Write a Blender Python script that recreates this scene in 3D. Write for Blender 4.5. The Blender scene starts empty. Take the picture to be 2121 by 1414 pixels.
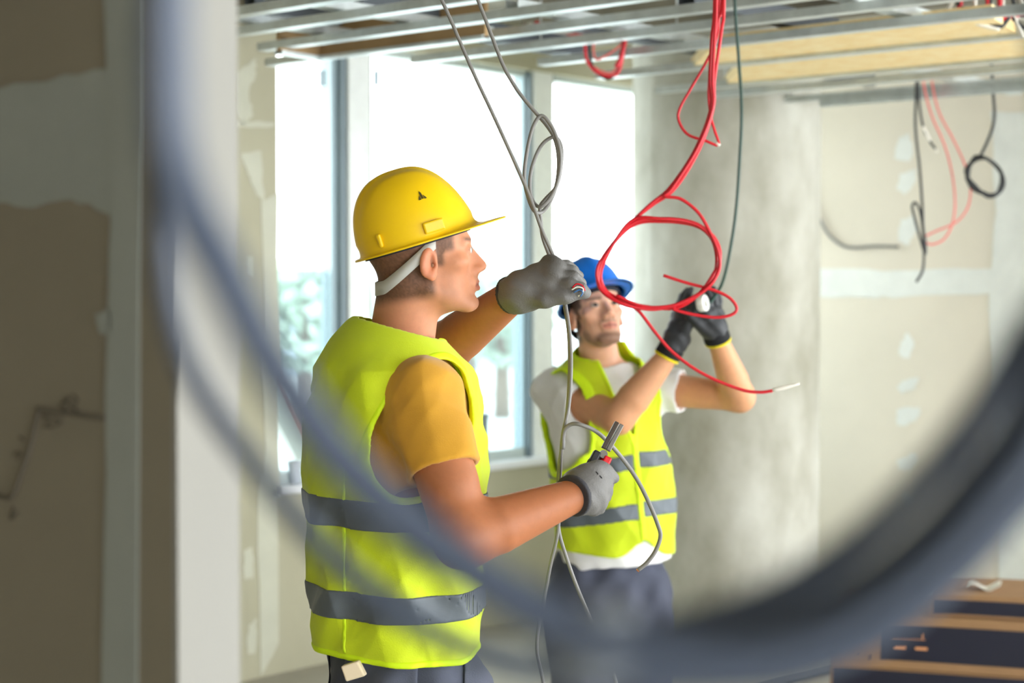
import bpy, math, random
import numpy as np
from mathutils import Vector, Matrix

# ------------------------------------------------------------------ camera, sky, exposure
SC = bpy.context.scene
COL = SC.collection
IMG_W, IMG_H, FPX = 2121.0, 1414.0, 3600.0      # photograph frame, focal length in its pixels
HOR, CAM_Z = 610.0, 1.62                        # horizon row, eye height
PITCH = math.atan((IMG_H / 2 - HOR) / FPX)
cam_d = bpy.data.cameras.new('camera'); cam = bpy.data.objects.new('camera', cam_d)
COL.objects.link(cam); SC.camera = cam
cam.location = (0, 0, CAM_Z); cam.rotation_euler = (math.pi / 2 - PITCH, 0, 0)
cam_d.sensor_width = 36.0; cam_d.lens = 36.0 * FPX / IMG_W
cam_d.clip_start = 0.05; cam_d.clip_end = 500
cam_d.dof.use_dof = True; cam_d.dof.focus_distance = 3.42; cam_d.dof.aperture_fstop = 3.0

W = bpy.data.worlds.new('overcast_sky'); SC.world = W; W.use_nodes = True
bg = W.node_tree.nodes['Background']
bg.inputs[0].default_value = (0.93, 0.97, 1.0, 1); bg.inputs[1].default_value = 3.6

SC.view_settings.view_transform = 'Standard'; SC.view_settings.look = 'None'
SC.view_settings.gamma = 1.0; SC.view_settings.use_curve_mapping = False
SC.view_settings.exposure = 1.25

# ------------------------------------------------------------------ helpers
R_ = random.Random(7)
def V3(*a): return np.array(a, dtype=np.float64)
_fw = V3(0, math.cos(PITCH), -math.sin(PITCH)); _up = V3(0, math.sin(PITCH), math.cos(PITCH))
def ray(px, py):
    return V3((px - IMG_W / 2) / FPX, 0, 0) + _up * ((IMG_H / 2 - py) / FPX) + _fw
def at(px, py, Y):
    """world point that is Y metres in front of the camera's wall and seen at photo pixel px, py"""
    d = ray(px, py); return V3(0, 0, CAM_Z) + d * (Y / d[1])
def hit(px, py, p0, n):
    """where the sight line of a pixel meets a plane of the room"""
    d = ray(px, py); o = V3(0, 0, CAM_Z)
    return o + d * (np.dot(np.asarray(p0) - o, n) / np.dot(d, n))
def unit(v): v = np.asarray(v, float); return v / np.linalg.norm(v)
def lin(r, g, b):
    f = lambda c: c / 12.92 if c <= 0.04045 else ((c + 0.055) / 1.055) ** 2.4
    return (f(r / 255), f(g / 255), f(b / 255), 1.0)

def mat(name, rgb, rough=0.6, var=0.0, scale=8.0, bump=0.0, bscale=60.0, metal=0.0, spec=0.5, sss=0.0,
        attr=False, rgb2=None, stretch=None, sheen=0.0, transl=0.0):
    m = bpy.data.materials.new(name); m.use_nodes = True
    nt = m.node_tree; b = nt.nodes['Principled BSDF']
    b.inputs['Roughness'].default_value = rough; b.inputs['Metallic'].default_value = metal
    b.inputs['Specular IOR Level'].default_value = spec
    c = lin(*rgb)
    tc = nt.nodes.new('ShaderNodeTexCoord')
    mp = nt.nodes.new('ShaderNodeMapping'); nt.links.new(tc.outputs['Object'], mp.inputs[0])
    if stretch: mp.inputs['Scale'].default_value = stretch
    src = None
    if attr:
        a = nt.nodes.new('ShaderNodeAttribute'); a.attribute_name = 'col'; src = a.outputs['Color']
    if var > 0 or rgb2:
        n = nt.nodes.new('ShaderNodeTexNoise'); n.inputs['Scale'].default_value = scale
        n.inputs['Detail'].default_value = 6; n.inputs['Roughness'].default_value = 0.62
        nt.links.new(mp.outputs[0], n.inputs['Vector'])
        cr = nt.nodes.new('ShaderNodeValToRGB'); nt.links.new(n.outputs['Fac'], cr.inputs[0])
        cr.color_ramp.elements[0].position = 0.32; cr.color_ramp.elements[1].position = 0.68
        if attr:
            cr.color_ramp.elements[0].color = (1 - var,) * 3 + (1,); cr.color_ramp.elements[1].color = (1 + var,) * 3 + (1,)
            mx = nt.nodes.new('ShaderNodeMix'); mx.data_type = 'RGBA'; mx.blend_type = 'MULTIPLY'
            mx.inputs['Factor'].default_value = 1
            nt.links.new(src, mx.inputs['A']); nt.links.new(cr.outputs[0], mx.inputs['B']); src = mx.outputs['Result']
        else:
            c2 = lin(*rgb2) if rgb2 else tuple(min(1, x * (1 + var)) for x in c[:3]) + (1,)
            c1 = c if rgb2 else tuple(x * (1 - var) for x in c[:3]) + (1,)
            cr.color_ramp.elements[0].color = c1; cr.color_ramp.elements[1].color = c2
            src = cr.outputs[0]
    if src is not None: nt.links.new(src, b.inputs['Base Color'])
    else: b.inputs['Base Color'].default_value = c
    if bump > 0:
        n2 = nt.nodes.new('ShaderNodeTexNoise'); n2.inputs['Scale'].default_value = bscale; n2.inputs['Detail'].default_value = 4
        nt.links.new(mp.outputs[0], n2.inputs['Vector'])
        bp = nt.nodes.new('ShaderNodeBump'); bp.inputs['Strength'].default_value = bump; bp.inputs['Distance'].default_value = 0.004
        nt.links.new(n2.outputs['Fac'], bp.inputs['Height']); nt.links.new(bp.outputs[0], b.inputs['Normal'])
    if sss > 0:
        b.inputs['Subsurface Weight'].default_value = sss
        b.inputs['Subsurface Radius'].default_value = (0.012, 0.005, 0.003); b.inputs['Subsurface Scale'].default_value = 1.0
    if sheen > 0: b.inputs['Sheen Weight'].default_value = sheen
    if transl > 0:
        tr = nt.nodes.new('ShaderNodeBsdfTranslucent'); tr.inputs['Color'].default_value = c
        ms = nt.nodes.new('ShaderNodeMixShader'); ms.inputs[0].default_value = transl
        nt.links.new(b.outputs[0], ms.inputs[1]); nt.links.new(tr.outputs[0], ms.inputs[2])
        nt.links.new(ms.outputs[0], nt.nodes['Material Output'].inputs['Surface'])
    return m

def glass_mat(name, haze, tint=(1, 1, 1, 1)):
    m = bpy.data.materials.new(name); m.use_nodes = True; nt = m.node_tree
    nt.nodes.remove(nt.nodes['Principled BSDF'])
    t = nt.nodes.new('ShaderNodeBsdfTransparent'); t.inputs[0].default_value = tint
    g = nt.nodes.new('ShaderNodeBsdfGlossy'); g.inputs['Roughness'].default_value = 0.02
    ms = nt.nodes.new('ShaderNodeMixShader'); ms.inputs[0].default_value = 0.04
    nt.links.new(t.outputs[0], ms.inputs[1]); nt.links.new(g.outputs[0], ms.inputs[2])
    out = ms.outputs[0]
    if haze > 0:
        tl = nt.nodes.new('ShaderNodeBsdfTranslucent'); tl.inputs[0].default_value = (0.9, 0.95, 0.97, 1)
        m2 = nt.nodes.new('ShaderNodeMixShader'); m2.inputs[0].default_value = haze
        nt.links.new(out, m2.inputs[1]); nt.links.new(tl.outputs[0], m2.inputs[2]); out = m2.outputs[0]
    nt.links.new(out, nt.nodes['Material Output'].inputs['Surface'])
    return m

class Thing:
    pass
def empty(name, loc, label=None, cat=None, group=None, kind=None):
    o = bpy.data.objects.new(name, None); COL.objects.link(o); o.location = tuple(loc); o.empty_display_size = 0.1
    tag(o, label, cat, group, kind); return o
def tag(o, label=None, cat=None, group=None, kind=None):
    if label: o['label'] = label
    if cat: o['category'] = cat
    if group: o['group'] = group
    if kind: o['kind'] = kind
    return o
def root_of(o):
    p = V3(0, 0, 0)
    while o is not None: p = p + V3(*o.location); o = o.parent
    return p
def mesh_obj(name, verts, faces, material, parent=None, smooth=True, origin=None, cols=None):
    """one mesh object; verts are world positions, stored relative to the parent (or to origin)"""
    verts = np.asarray(verts, float)
    base = root_of(parent) if parent is not None else (np.asarray(origin, float) if origin is not None else V3(0, 0, 0))
    me = bpy.data.meshes.new(name)
    if isinstance(faces, np.ndarray):
        n, k = faces.shape
        me.vertices.add(len(verts)); me.vertices.foreach_set('co', (verts - base).astype(np.float32).ravel())
        me.loops.add(n * k); me.loops.foreach_set('vertex_index', faces.astype(np.int32).ravel())
        me.polygons.add(n); me.polygons.foreach_set('loop_start', np.arange(0, n * k, k, dtype=np.int32))
        me.update(calc_edges=True); me.validate()
    else:
        me.from_pydata([tuple(v) for v in (verts - base)], [], [tuple(f) for f in faces]); me.update()
    me.polygons.foreach_set('use_smooth', np.full(len(me.polygons), smooth))
    if cols is not None:
        ca = me.color_attributes.new('col', 'FLOAT_COLOR', 'POINT')
        ca.data.foreach_set('color', np.asarray(cols, np.float32).ravel())
    if material is not None: me.materials.append(material)
    o = bpy.data.objects.new(name, me); COL.objects.link(o)
    if parent is not None: o.parent = parent
    else: o.location = tuple(base)
    return o

class MB:
    """collects simple solids for ONE mesh"""
    def __init__(s): s.v = []; s.f = []
    def add(s, v, f):
        n = len(s.v); s.v += [tuple(map(float, p)) for p in v]; s.f += [tuple(i + n for i in q) for q in f]; return s
    def box(s, c, ax, ay, az):
        """centre and three half-axis vectors"""
        c, ax, ay, az = map(np.asarray, (c, ax, ay, az))
        v = [c + sx * ax + sy * ay + sz * az for sz in (-1, 1) for sy in (-1, 1) for sx in (-1, 1)]
        return s.add(v, [(0, 2, 3, 1), (4, 5, 7, 6), (0, 1, 5, 4), (2, 6, 7, 3), (0, 4, 6, 2), (1, 3, 7, 5)])
    def prism(s, pts, d):
        """polygon (list of points) extruded by vector d"""
        pts = [np.asarray(p, float) for p in pts]; n = len(pts)
        v = pts + [p + np.asarray(d) for p in pts]
        return s.add(v, [tuple(range(n - 1, -1, -1)), tuple(range(n, 2 * n))] + [(i, (i + 1) % n, n + (i + 1) % n, n + i) for i in range(n)])
    def build(s, name, m, parent=None, smooth=False, origin=None, bevel=0):
        o = mesh_obj(name, s.v, s.f, m, parent, smooth, origin)
        if bevel:
            b = o.modifiers.new('bevel', 'BEVEL'); b.width = bevel; b.segments = 2; b.limit_method = 'ANGLE'
        return o

def spline(pts, n=10):
    """Catmull-Rom through the points"""
    P = [np.asarray(p, float) for p in pts]
    P = [2 * P[0] - P[1]] + P + [2 * P[-1] - P[-2]]
    out = []
    for i in range(1, len(P) - 2):
        for k in range(n):
            t = k / n; a, b, c, d = P[i - 1], P[i], P[i + 1], P[i + 2]
            out.append(0.5 * ((2 * b) + (c - a) * t + (2 * a - 5 * b + 4 * c - d) * t * t + (3 * b - a - 3 * c + d) * t ** 3))
    out.append(P[-2]); return np.array(out)
def tube_geo(C, r, sides=8):
    C = np.asarray(C, float); n = len(C)
    r = np.full(n, r) if np.isscalar(r) else np.interp(np.linspace(0, 1, n), np.linspace(0, 1, len(r)), r)
    T = np.gradient(C, axis=0); T /= np.linalg.norm(T, axis=1)[:, None] + 1e-12
    N = np.zeros_like(C); a = V3(0, 0, 1) if abs(T[0][2]) < 0.9 else V3(1, 0, 0)
    nn = unit(np.cross(T[0], a))
    for i in range(n):
        nn = unit(nn - T[i] * np.dot(nn, T[i])); N[i] = nn
    B = np.cross(T, N); th = np.linspace(0, 2 * np.pi, sides, endpoint=False)
    v = (C[:, None] + r[:, None, None] * (np.cos(th)[None, :, None] * N[:, None] + np.sin(th)[None, :, None] * B[:, None])).reshape(-1, 3)
    f = []
    for i in range(n - 1):
        for k in range(sides):
            k2 = (k + 1) % sides
            f.append((i * sides + k, i * sides + k2, (i + 1) * sides + k2, (i + 1) * sides + k))
    f.append(tuple(range(sides - 1, -1, -1))); f.append(tuple((n - 1) * sides + k for k in range(sides)))
    return v, f
def tube(name, pts, r, m, parent=None, n=10, sides=8, origin=None):
    v, f = tube_geo(spline(pts, n), r, sides)
    return mesh_obj(name, v, f, m, parent, True, origin if origin is not None else (None if parent else pts[0]))

# ------------------------------------------------------------------ implicit surfaces (for bodies and cloth)
def sdf_mesh(f, lo, hi, h, B=8, smooth=1, slack=1.6):
    lo = np.asarray(lo, float); hi = np.asarray(hi, float)
    nb = np.ceil((hi - lo) / (B * h)).astype(int)
    g = np.stack(np.meshgrid(*[np.arange(k) for k in nb], indexing='ij'), -1).reshape(-1, 3)
    d = np.abs(f((lo + (g + 0.5) * B * h).astype(np.float32)))
    g = g[d < 0.5 * B * h * 1.7321 * slack]
    c = np.arange(B + 1); off = np.stack(np.meshgrid(c, c, c, indexing='ij'), -1).reshape(-1, 3)
    N = nb * B + 4
    keys, verts, edges = [], [], [[], [], []]
    CH = 500
    cor = np.array([[i >> 2 & 1, i >> 1 & 1, i & 1] for i in range(8)])
    ed = [(a, b) for a in range(8) for b in range(a + 1, 8) if bin(a ^ b).count('1') == 1]
    for s in range(0, len(g), CH):
        gb = g[s:s + CH]
        idx = gb[:, None, :] * B + off[None]
        val = f((lo + idx.reshape(-1, 3) * h).astype(np.float32)).reshape(len(gb), B + 1, B + 1, B + 1)
        C8 = np.stack([val[:, a:a + B, b:b + B, e:e + B] for a, b, e in cor], -1)
        ins = C8 < 0
        mixed = ins.any(-1) & ~ins.all(-1)
        bi, x, y, z = np.nonzero(mixed)
        if len(bi) == 0: continue
        v8 = C8[bi, x, y, z]; i8 = v8 < 0
        cell = gb[bi] * B + np.stack([x, y, z], -1)
        acc = np.zeros((len(bi), 3)); cnt = np.zeros(len(bi))
        for a, b in ed:
            m = i8[:, a] != i8[:, b]
            t = v8[:, a] / np.where(m, v8[:, a] - v8[:, b], 1)
            p = cor[a] + t[:, None] * (cor[b] - cor[a])
            acc += np.where(m[:, None], p, 0); cnt += m
        verts.append(lo + (cell + acc / cnt[:, None]) * h)
        keys.append((cell[:, 0] + 1) + (cell[:, 1] + 1) * N[0] + (cell[:, 2] + 1) * N[0] * N[1])
        for ax, c1 in enumerate((4, 2, 1)):
            m = i8[:, 0] != i8[:, c1]
            edges[ax].append((keys[-1][m], i8[m, 0]))
    keys = np.concatenate(keys); verts = np.concatenate(verts)
    o = np.argsort(keys); keys = keys[o]; verts = verts[o]
    st = (1, int(N[0]), int(N[0] * N[1])); quads = []
    for ax in range(3):
        k = np.concatenate([e[0] for e in edges[ax]]); fl = np.concatenate([e[1] for e in edges[ax]])
        u, w = st[(ax + 1) % 3], st[(ax + 2) % 3]
        q = np.stack([k, k - u, k - u - w, k - w], -1)
        j = np.searchsorted(keys, q); j = np.minimum(j, len(keys) - 1)
        ok = (keys[j] == q).all(1)
        j = j[ok]; fl = fl[ok]
        j[~fl] = j[~fl][:, ::-1]
        quads.append(j)
    Q = np.concatenate(quads)
    for _ in range(smooth):
        e = np.concatenate([Q[:, [0, 1]], Q[:, [1, 2]], Q[:, [2, 3]], Q[:, [3, 0]]])
        acc = np.zeros_like(verts); cnt = np.bincount(e[:, 0], minlength=len(verts)).astype(float)
        for a in range(3): acc[:, a] = np.bincount(e[:, 0], weights=verts[e[:, 1], a], minlength=len(verts))
        acc /= np.maximum(cnt, 1)[:, None]; verts = np.where(cnt[:, None] > 0, verts * 0.5 + acc * 0.5, verts)
    return verts, Q

F32 = np.float32
def smin(a, b, k):
    h = np.clip(0.5 + 0.5 * (b - a) / k, 0, 1); return b + (a - b) * h - k * h * (1 - h)
def smax(a, b, k): return -smin(-a, -b, k)
def rc(P, a, b, ra, rb):
    a = np.asarray(a, F32); ba = np.asarray(b, F32) - a
    t = np.clip((P - a) @ ba / max(float(ba @ ba), 1e-9), 0, 1)
    return np.linalg.norm(P - a - t[:, None] * ba, axis=1) - (ra + t * (rb - ra))
def chain(P, pts, rs, k=0.0):
    d = None
    for i in range(len(pts) - 1):
        e = rc(P, pts[i], pts[i + 1], rs[i], rs[i + 1])
        d = e if d is None else (smin(d, e, k) if k else np.minimum(d, e))
    return d
def ell(P, c, r):
    q = P - np.asarray(c, F32); r = np.asarray(r, F32)
    k0 = np.linalg.norm(q / r, axis=1); k1 = np.linalg.norm(q / (r * r), axis=1)
    return k0 * (k0 - 1) / np.maximum(k1, 1e-6)
def loft(P, lv):
    """stack of ellipses: rows (z, cx, cy, half width, half depth)"""
    lv = np.asarray(lv, F32); z = P[:, 2]
    cx, cy, a, b = (np.interp(z, lv[:, 0], lv[:, i]).astype(F32) for i in (1, 2, 3, 4))
    x = P[:, 0] - cx; y = P[:, 1] - cy
    k0 = np.sqrt((x / a) ** 2 + (y / b) ** 2); k1 = np.sqrt((x / (a * a)) ** 2 + (y / (b * b)) ** 2)
    d = np.where(k0 < 0.3, -np.minimum(a, b) * (1 - k0), k0 * (k0 - 1) / np.maximum(k1, 1e-6))
    return d
def frame(F, roll=0.0, pitch=0.0):
    """columns: lateral (own right), forward, up; pitch lifts the front, roll tips the up axis to own right"""
    F = unit([F[0], F[1], 0]); U = V3(0, 0, 1); Rr = np.cross(F, U)
    c, s = math.cos(pitch), math.sin(pitch); F, U = F * c + U * s, U * c - F * s
    c, s = math.cos(roll), math.sin(roll); U, Rr = U * c + Rr * s, Rr * c - U * s
    return np.stack([Rr, F, U], 1)
def loc(P, c, M): return (P - np.asarray(c, F32)) @ np.asarray(M, F32)
def wav(P, k, ph=0.0): return np.sin(P @ np.asarray(k, F32) + F32(ph))
# ------------------------------------------------------------------ the room
U_ = V3(0.641, 0.767, 0); U_ /= np.linalg.norm(U_)      # along the window wall
N_ = V3(U_[1], -U_[0], 0)                               # out of the window wall, into the room
V_ = -N_                                                # along the partition and the ceiling channels
Z_ = V3(0, 0, 1)
SLAB = 2.95
M_dry = mat('drywall', (222, 214, 197), 0.85, var=0.05, scale=1.4, bump=0.05, bscale=40)
M_dryL = mat('drywall_brown', (148, 140, 122), 0.85, var=0.07, scale=1.6, bump=0.05, bscale=40)
M_end = mat('drywall_pale', (152, 150, 143), 0.85, var=0.04, scale=1.4)
M_green = mat('drywall_green', (176, 172, 148), 0.85, var=0.06, scale=2.2, bump=0.05, bscale=40)
M_plaster = mat('joint_compound', (226, 228, 222), 0.8, var=0.05, scale=9)
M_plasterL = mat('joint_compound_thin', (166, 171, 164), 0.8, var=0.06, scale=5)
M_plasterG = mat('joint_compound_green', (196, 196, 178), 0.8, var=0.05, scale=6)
M_conc = mat('concrete', (150, 147, 128), 0.8, rgb2=(214, 214, 204), scale=2.0, bump=0.12, bscale=25, stretch=(1, 1, 0.55))
M_floor = mat('floor_screed', (176, 172, 160), 0.75, var=0.1, scale=2.0, bump=0.1, bscale=30)
M_slab = mat('slab_concrete', (104, 100, 88), 0.85, rgb2=(168, 162, 146), scale=1.6, bump=0.1)
M_galv = mat('galvanised_steel', (214, 222, 222), 0.34, var=0.12, scale=14, metal=0.55, spec=0.6)
M_galv_shade = mat('shaded_steel', (92, 98, 104), 0.5, var=0.12, scale=10, metal=0.4)  # darker steel paints in the shade on the cross bars' side faces
M_post = mat('post_zinc', (240, 244, 243), 0.45, var=0.04, scale=14, metal=0.1)
M_alu = mat('window_aluminium', (128, 142, 150), 0.45, var=0.05, metal=0.2)
M_alud = mat('window_gasket', (84, 100, 98), 0.6)
M_sill = mat('sill_white', (226, 228, 230), 0.5)
M_pencil = mat('pencil', (112, 104, 92), 0.9)
M_board = mat('tan_board', (176, 146, 104), 0.85, var=0.1, scale=6)
M_wool = mat('insulation_board', (244, 212, 146), 0.9, rgb2=(255, 236, 188), scale=18, bump=0.3, bscale=90, stretch=(1, 1, 1))
M_glass = glass_mat('clear_glass', 0.0, (0.97, 0.99, 0.98, 1))
M_film = glass_mat('filmed_glass', 0.03, (0.68, 0.74, 0.75, 1))

def struct(o, label=None): tag(o, label, None, None, 'structure'); return o
def slab_box(name, p, a, la, b, lb, z0, z1, m, parent=None):
    """box from corner p along unit a by la, along unit b by lb, between two heights"""
    p = np.asarray(p, float); c = p + a * la / 2 + b * lb / 2; c[2] = (z0 + z1) / 2
    return MB().box(c, a * la / 2, b * lb / 2, Z_ * (z1 - z0) / 2).build(name, m, parent, origin=None if parent else (p[0], p[1], z0))

# window wall
A0 = V3(-0.997, 7.40, 0)
def wpx(px, off=0.0): q = hit(px, HOR, A0 + N_ * off, N_); return float(np.dot(q - A0, U_))   # run along the window wall seen at a column
HEAD = hit(1000, 134, A0 - N_ * 0.06, N_)[2]; SILL = hit(1075, 951, A0, N_)[2]
ENDS = 3.05
b = MB()
for s0, s1, z0, z1 in ((-5.0, 0, 0, SLAB), (0, ENDS, 0, SILL - 0.03), (0, ENDS, HEAD, SLAB)):
    c = A0 + U_ * (s0 + s1) / 2 - N_ * 0.12 + Z_ * (z0 + z1) / 2
    b.box(c, U_ * (s1 - s0) / 2, N_ * 0.12, Z_ * (z1 - z0) / 2)
wall_back = struct(b.build('wall_back', M_green, origin=A0), 'grey green drywall below and beside the bright windows')
# partition at the left
C0 = V3((355 - IMG_W / 2) / FPX * 1.8, 1.8, 0); TH = 0.082
wall_left = struct(slab_box('wall_left', C0, V_, 3.6, U_, TH, 0, SLAB, M_dryL), 'brown drywall partition at the left with pencil marks')
b = MB().box(C0 + U_ * (TH / 2 + 0.001) + N_ * 0.004 + Z_ * SLAB / 2, U_ * (TH / 2 + 0.001), N_ * 0.0045, Z_ * SLAB / 2)
b.build('end_board', M_end, wall_left)
# wall at the right, beyond the column
Q0 = V3((1700 - IMG_W / 2) / FPX * 9.0, 9.0, 0)
wall_right = struct(slab_box('wall_right', Q0 + V_ * 1.0, -V_, 4.6, U_, 0.12, 0, SLAB, M_dry), 'cream drywall at the right with filled screw spots')
# floor and slab
outl = [A0 - U_ * 7 - N_ * .02, A0 + U_ * 3.2 - N_ * .02, Q0 - V_ * 3.6 + U_ * .1, V3(6, 5.5, 0), V3(6, -4, 0), V3(-6.5, -4, 0)]
struct(MB().prism([p - Z_ * .2 for p in outl], Z_ * .2).build('floor', M_floor), 'dusty pale grey floor screed')
slab_o = MB().prism([p + Z_ * SLAB for p in outl], Z_ * .2).build('ceiling', M_slab)
struct(slab_o, 'rough concrete slab above the steel ceiling frame')
struct(slab_box('wall_front_block', V3(-5, -3.6, 0), V3(1, 0, 0), 7.5, V3(0, 1, 0), 0.15, 0, SLAB, M_dry), 'unseen drywall added behind the camera to block light')  # unseen wall, added to block light from behind the camera
struct(slab_box('wall_side_block', V3(-5, -3.6, 0), V3(0, 1, 0), 9.5, V3(1, 0, 0), 0.15, 0, SLAB, M_dryL), 'unseen drywall added at the left to block light')  # unseen wall, added to keep daylight off the left partition
# round concrete column
cc = at(1503, HOR, 7.92); rad = 193 / FPX * 7.92
seg = 96; v, f = [], []
for k, z in enumerate((0, SLAB)):
    for i in range(seg):
        t = 2 * math.pi * i / seg; rr = rad + (0.006 if i % 24 == 9 else 0)
        v.append((cc[0] + rr * math.cos(t), cc[1] + rr * math.sin(t), z))
f = [(i, (i + 1) % seg, seg + (i + 1) % seg, seg + i) for i in range(seg)]
col_o = mesh_obj('column', v, f, M_conc, None, True, (cc[0], cc[1], 0))
tag(col_o, 'thick round raw concrete column right of the windows', 'column', None, 'structure')

# windows: three bays between two posts
posts = ((700, 722, 768, 775), (1093, 1105, 1145, 1151))
def wbox(b, s0, s1, o0, o1, z0, z1):
    c = A0 + U_ * (s0 + s1) / 2 + N_ * (o0 + o1) / 2 + Z_ * (z0 + z1) / 2
    b.box(c, U_ * (s1 - s0) / 2, N_ * (o1 - o0) / 2, Z_ * (z1 - z0) / 2)
edges_s = [0.0]
for i, (x0, x1, x2, x3) in enumerate(posts):
    s1, s2, s3 = wpx(x1 + 2, -0.02), wpx(x2, -0.02), wpx(x3, -0.05)
    b = MB(); wbox(b, s1, s2, -0.10, -0.02, SILL, HEAD)
    po = struct(b.build('trim_%d' % (i + 1), M_post, origin=A0 + U_ * s1 + Z_ * SILL), 'galvanised steel window post, %s' % ('behind the yellow hard hat' if i == 0 else 'behind the hanging grey cables'))
    wa, wb = ((.036, .034), (.024, .016))[i]
    b = MB(); wbox(b, s1 - wa, s1 - 0.001, -0.11, -0.035, SILL, HEAD); b.build('side_profile', M_alu, po)
    b = MB(); wbox(b, s1 - wa - wb, s1 - wa - .001, -0.13, -0.06, SILL, HEAD); b.build('frame_profile', mat('window_frame_%d' % i, (166, 186, 194), 0.4, metal=0.1), po)
    b = MB(); wbox(b, s2 + 0.001, s2 + 0.018, -0.11, -0.03, SILL, HEAD); b.build('gasket', M_alud, po)
    edges_s += [s1 - wa - wb, s2 + 0.018]
edges_s.append(ENDS)
FILM = 1.725; M_sash = mat('sash_grey', (186, 197, 196), .45)
for i in range(3):
    s0, s1 = edges_s[2 * i], edges_s[2 * i + 1]
    w = struct(empty('window_%d' % (i + 1), A0 + U_ * s0 + Z_ * SILL), '%s of the three tall window bays' % ('leftmost', 'middle', 'rightmost')[i])
    b = MB(); wbox(b, s0, s1, -0.13, -0.05, SILL, SILL + 0.05); wbox(b, s0, s1, -0.13, -0.05, HEAD - 0.03, HEAD); b.build('frame', M_sash, w)
    b = MB(); wbox(b, s0, s1, -0.095, -0.09, SILL + 0.05, FILM); b.build('lower_pane', M_film, w)
    b = MB(); wbox(b, s0, s1, -0.095, -0.09, FILM, HEAD - 0.03); b.build('upper_pane', M_glass, w)
    if i < 2:
        hz = at((676, 788)[i], (162, 146)[i], 7.7)
        b = MB(); s = wpx((676, 788)[i], -0.05); wbox(b, s - 0.007, s + 0.007, -0.088, -0.06, hz[2] - 0.035, hz[2] + 0.035)
        b.build('stop_block', M_alu, w)
b = MB(); wbox(b, -0.02, ENDS, -0.13, 0.035, SILL - 0.035, SILL)
struct(b.build('trim_3', M_sill, origin=A0 + Z_ * SILL, bevel=0.004), 'white window sill ledge')
# plaster patches, tape bands, pencil lines on the walls
def patch(name, pxs, p0, n, m, parent, jit=4, th=0.002, dens=5, seed=1):
    r = random.Random(seed); P = []
    for i in range(len(pxs)):
        a, c = pxs[i], pxs[(i + 1) % len(pxs)]
        for k in range(dens):
            t = k / dens; j = jit if k else 0
            P.append((a[0] + (c[0] - a[0]) * t + r.uniform(-j, j), a[1] + (c[1] - a[1]) * t + r.uniform(-j, j)))
    pts = [hit(x, y, np.asarray(p0) + n * 0.0005, n) for x, y in P]
    o = MB().prism(pts, n * th).build(name, m, parent); return o
nA = -U_                       # partition face looks this way
pA = C0
patch('tape_band', [(214, -60), (292, -60), (286, 1500), (212, 1500), (226, 640), (232, 430)], pA, nA, M_plasterL, wall_left, 3, seed=3)
patch('tape_band', [(-260, 215), (-100, 195), (60, 172), (232, 142), (238, 450), (150, 412), (70, 430), (-80, 416), (-260, 430)], pA, nA, M_plasterL, wall_left, 6, th=0.0012, seed=4)
patch('filled_spot', [(200, 650), (232, 640), (236, 690), (210, 690)], pA, nA, M_plasterL, wall_left, 3, seed=5)
def pencil(pts, w=0.0022):
    pp = [hit(x, y, pA + nA * 0.0015, nA) for x, y in pts]
    tube('pencil_line', pp, w, M_pencil, wall_left, n=4, sides=5)
pencil([(216, 866), (160, 858), (84, 848), (80, 853), (66, 915), (42, 985), (22, 1031), (-20, 1018)], 0.0030)
for pts in ([(128, 836), (142, 822), (132, 850)], [(150, 818), (160, 830), (146, 840), (160, 850)], [(90, 862), (104, 868), (94, 882), (108, 884)],
            [(112, 866), (126, 872), (116, 880)], [(28, 940), (42, 936), (36, 952)], [(40, 905), (52, 912)], [(28, 1048), (22, 1074), (36, 1060)]):
    pencil(pts, 0.0016)
nB = N_; pB = A0
for k, pl in enumerate(([(486, 150), (530, 120), (528, 160), (515, 190), (524, 240), (500, 262), (484, 226)], [(498, 318), (540, 312), (546, 420), (530, 400), (512, 360)],
        [(508, 535), (522, 532), (520, 575), (510, 568)], [(540, 420), (576, 400), (577, 1330), (540, 1400), (533, 1080), (548, 930)],
        [(503, 1140), (522, 1132), (524, 1196), (506, 1200)], [(514, 1296), (532, 1280), (528, 1352), (512, 1356)], [(484, 250), (566, 254), (566, 262), (484, 262)])):
    patch('filled_spot', pl, pB, nB, M_plasterG, wall_back, 2.5, seed=20 + k)
nR = -U_; pR = Q0
for k, pl in enumerate(([(1863, 286), (1884, 276), (1892, 318), (1880, 335), (1852, 328)], [(1868, 358), (1898, 350), (1896, 378), (1876, 402), (1858, 390)],
        [(1866, 456), (1892, 448), (1898, 480), (1880, 508), (1862, 500)], [(1866, 712), (1880, 688), (1894, 708), (1886, 742), (1860, 736)],
        [(1858, 800), (1884, 784), (1902, 782), (1896, 806), (1866, 814)], [(1858, 848), (1906, 842), (1904, 866), (1878, 880), (1860, 882)],
        [(1858, 952), (1896, 940), (1906, 956), (1890, 976), (1864, 974)], [(1872, 1026), (1888, 1024), (1888, 1040), (1874, 1042)],
        [(1696, 556), (1860, 560), (2060, 556), (2180, 560), (2180, 612), (2060, 606), (1880, 614), (1800, 616), (1696, 614)],
        [(2052, 230), (2300, 240), (2300, 1300), (2072, 1300), (2058, 800), (2050, 600), (2064, 440)])):
    patch('filled_spot' if k < 8 else 'tape_band', pl, pR, nR, M_plaster, wall_right, 3, th=.002 + .0004 * k, seed=40 + k)

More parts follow.
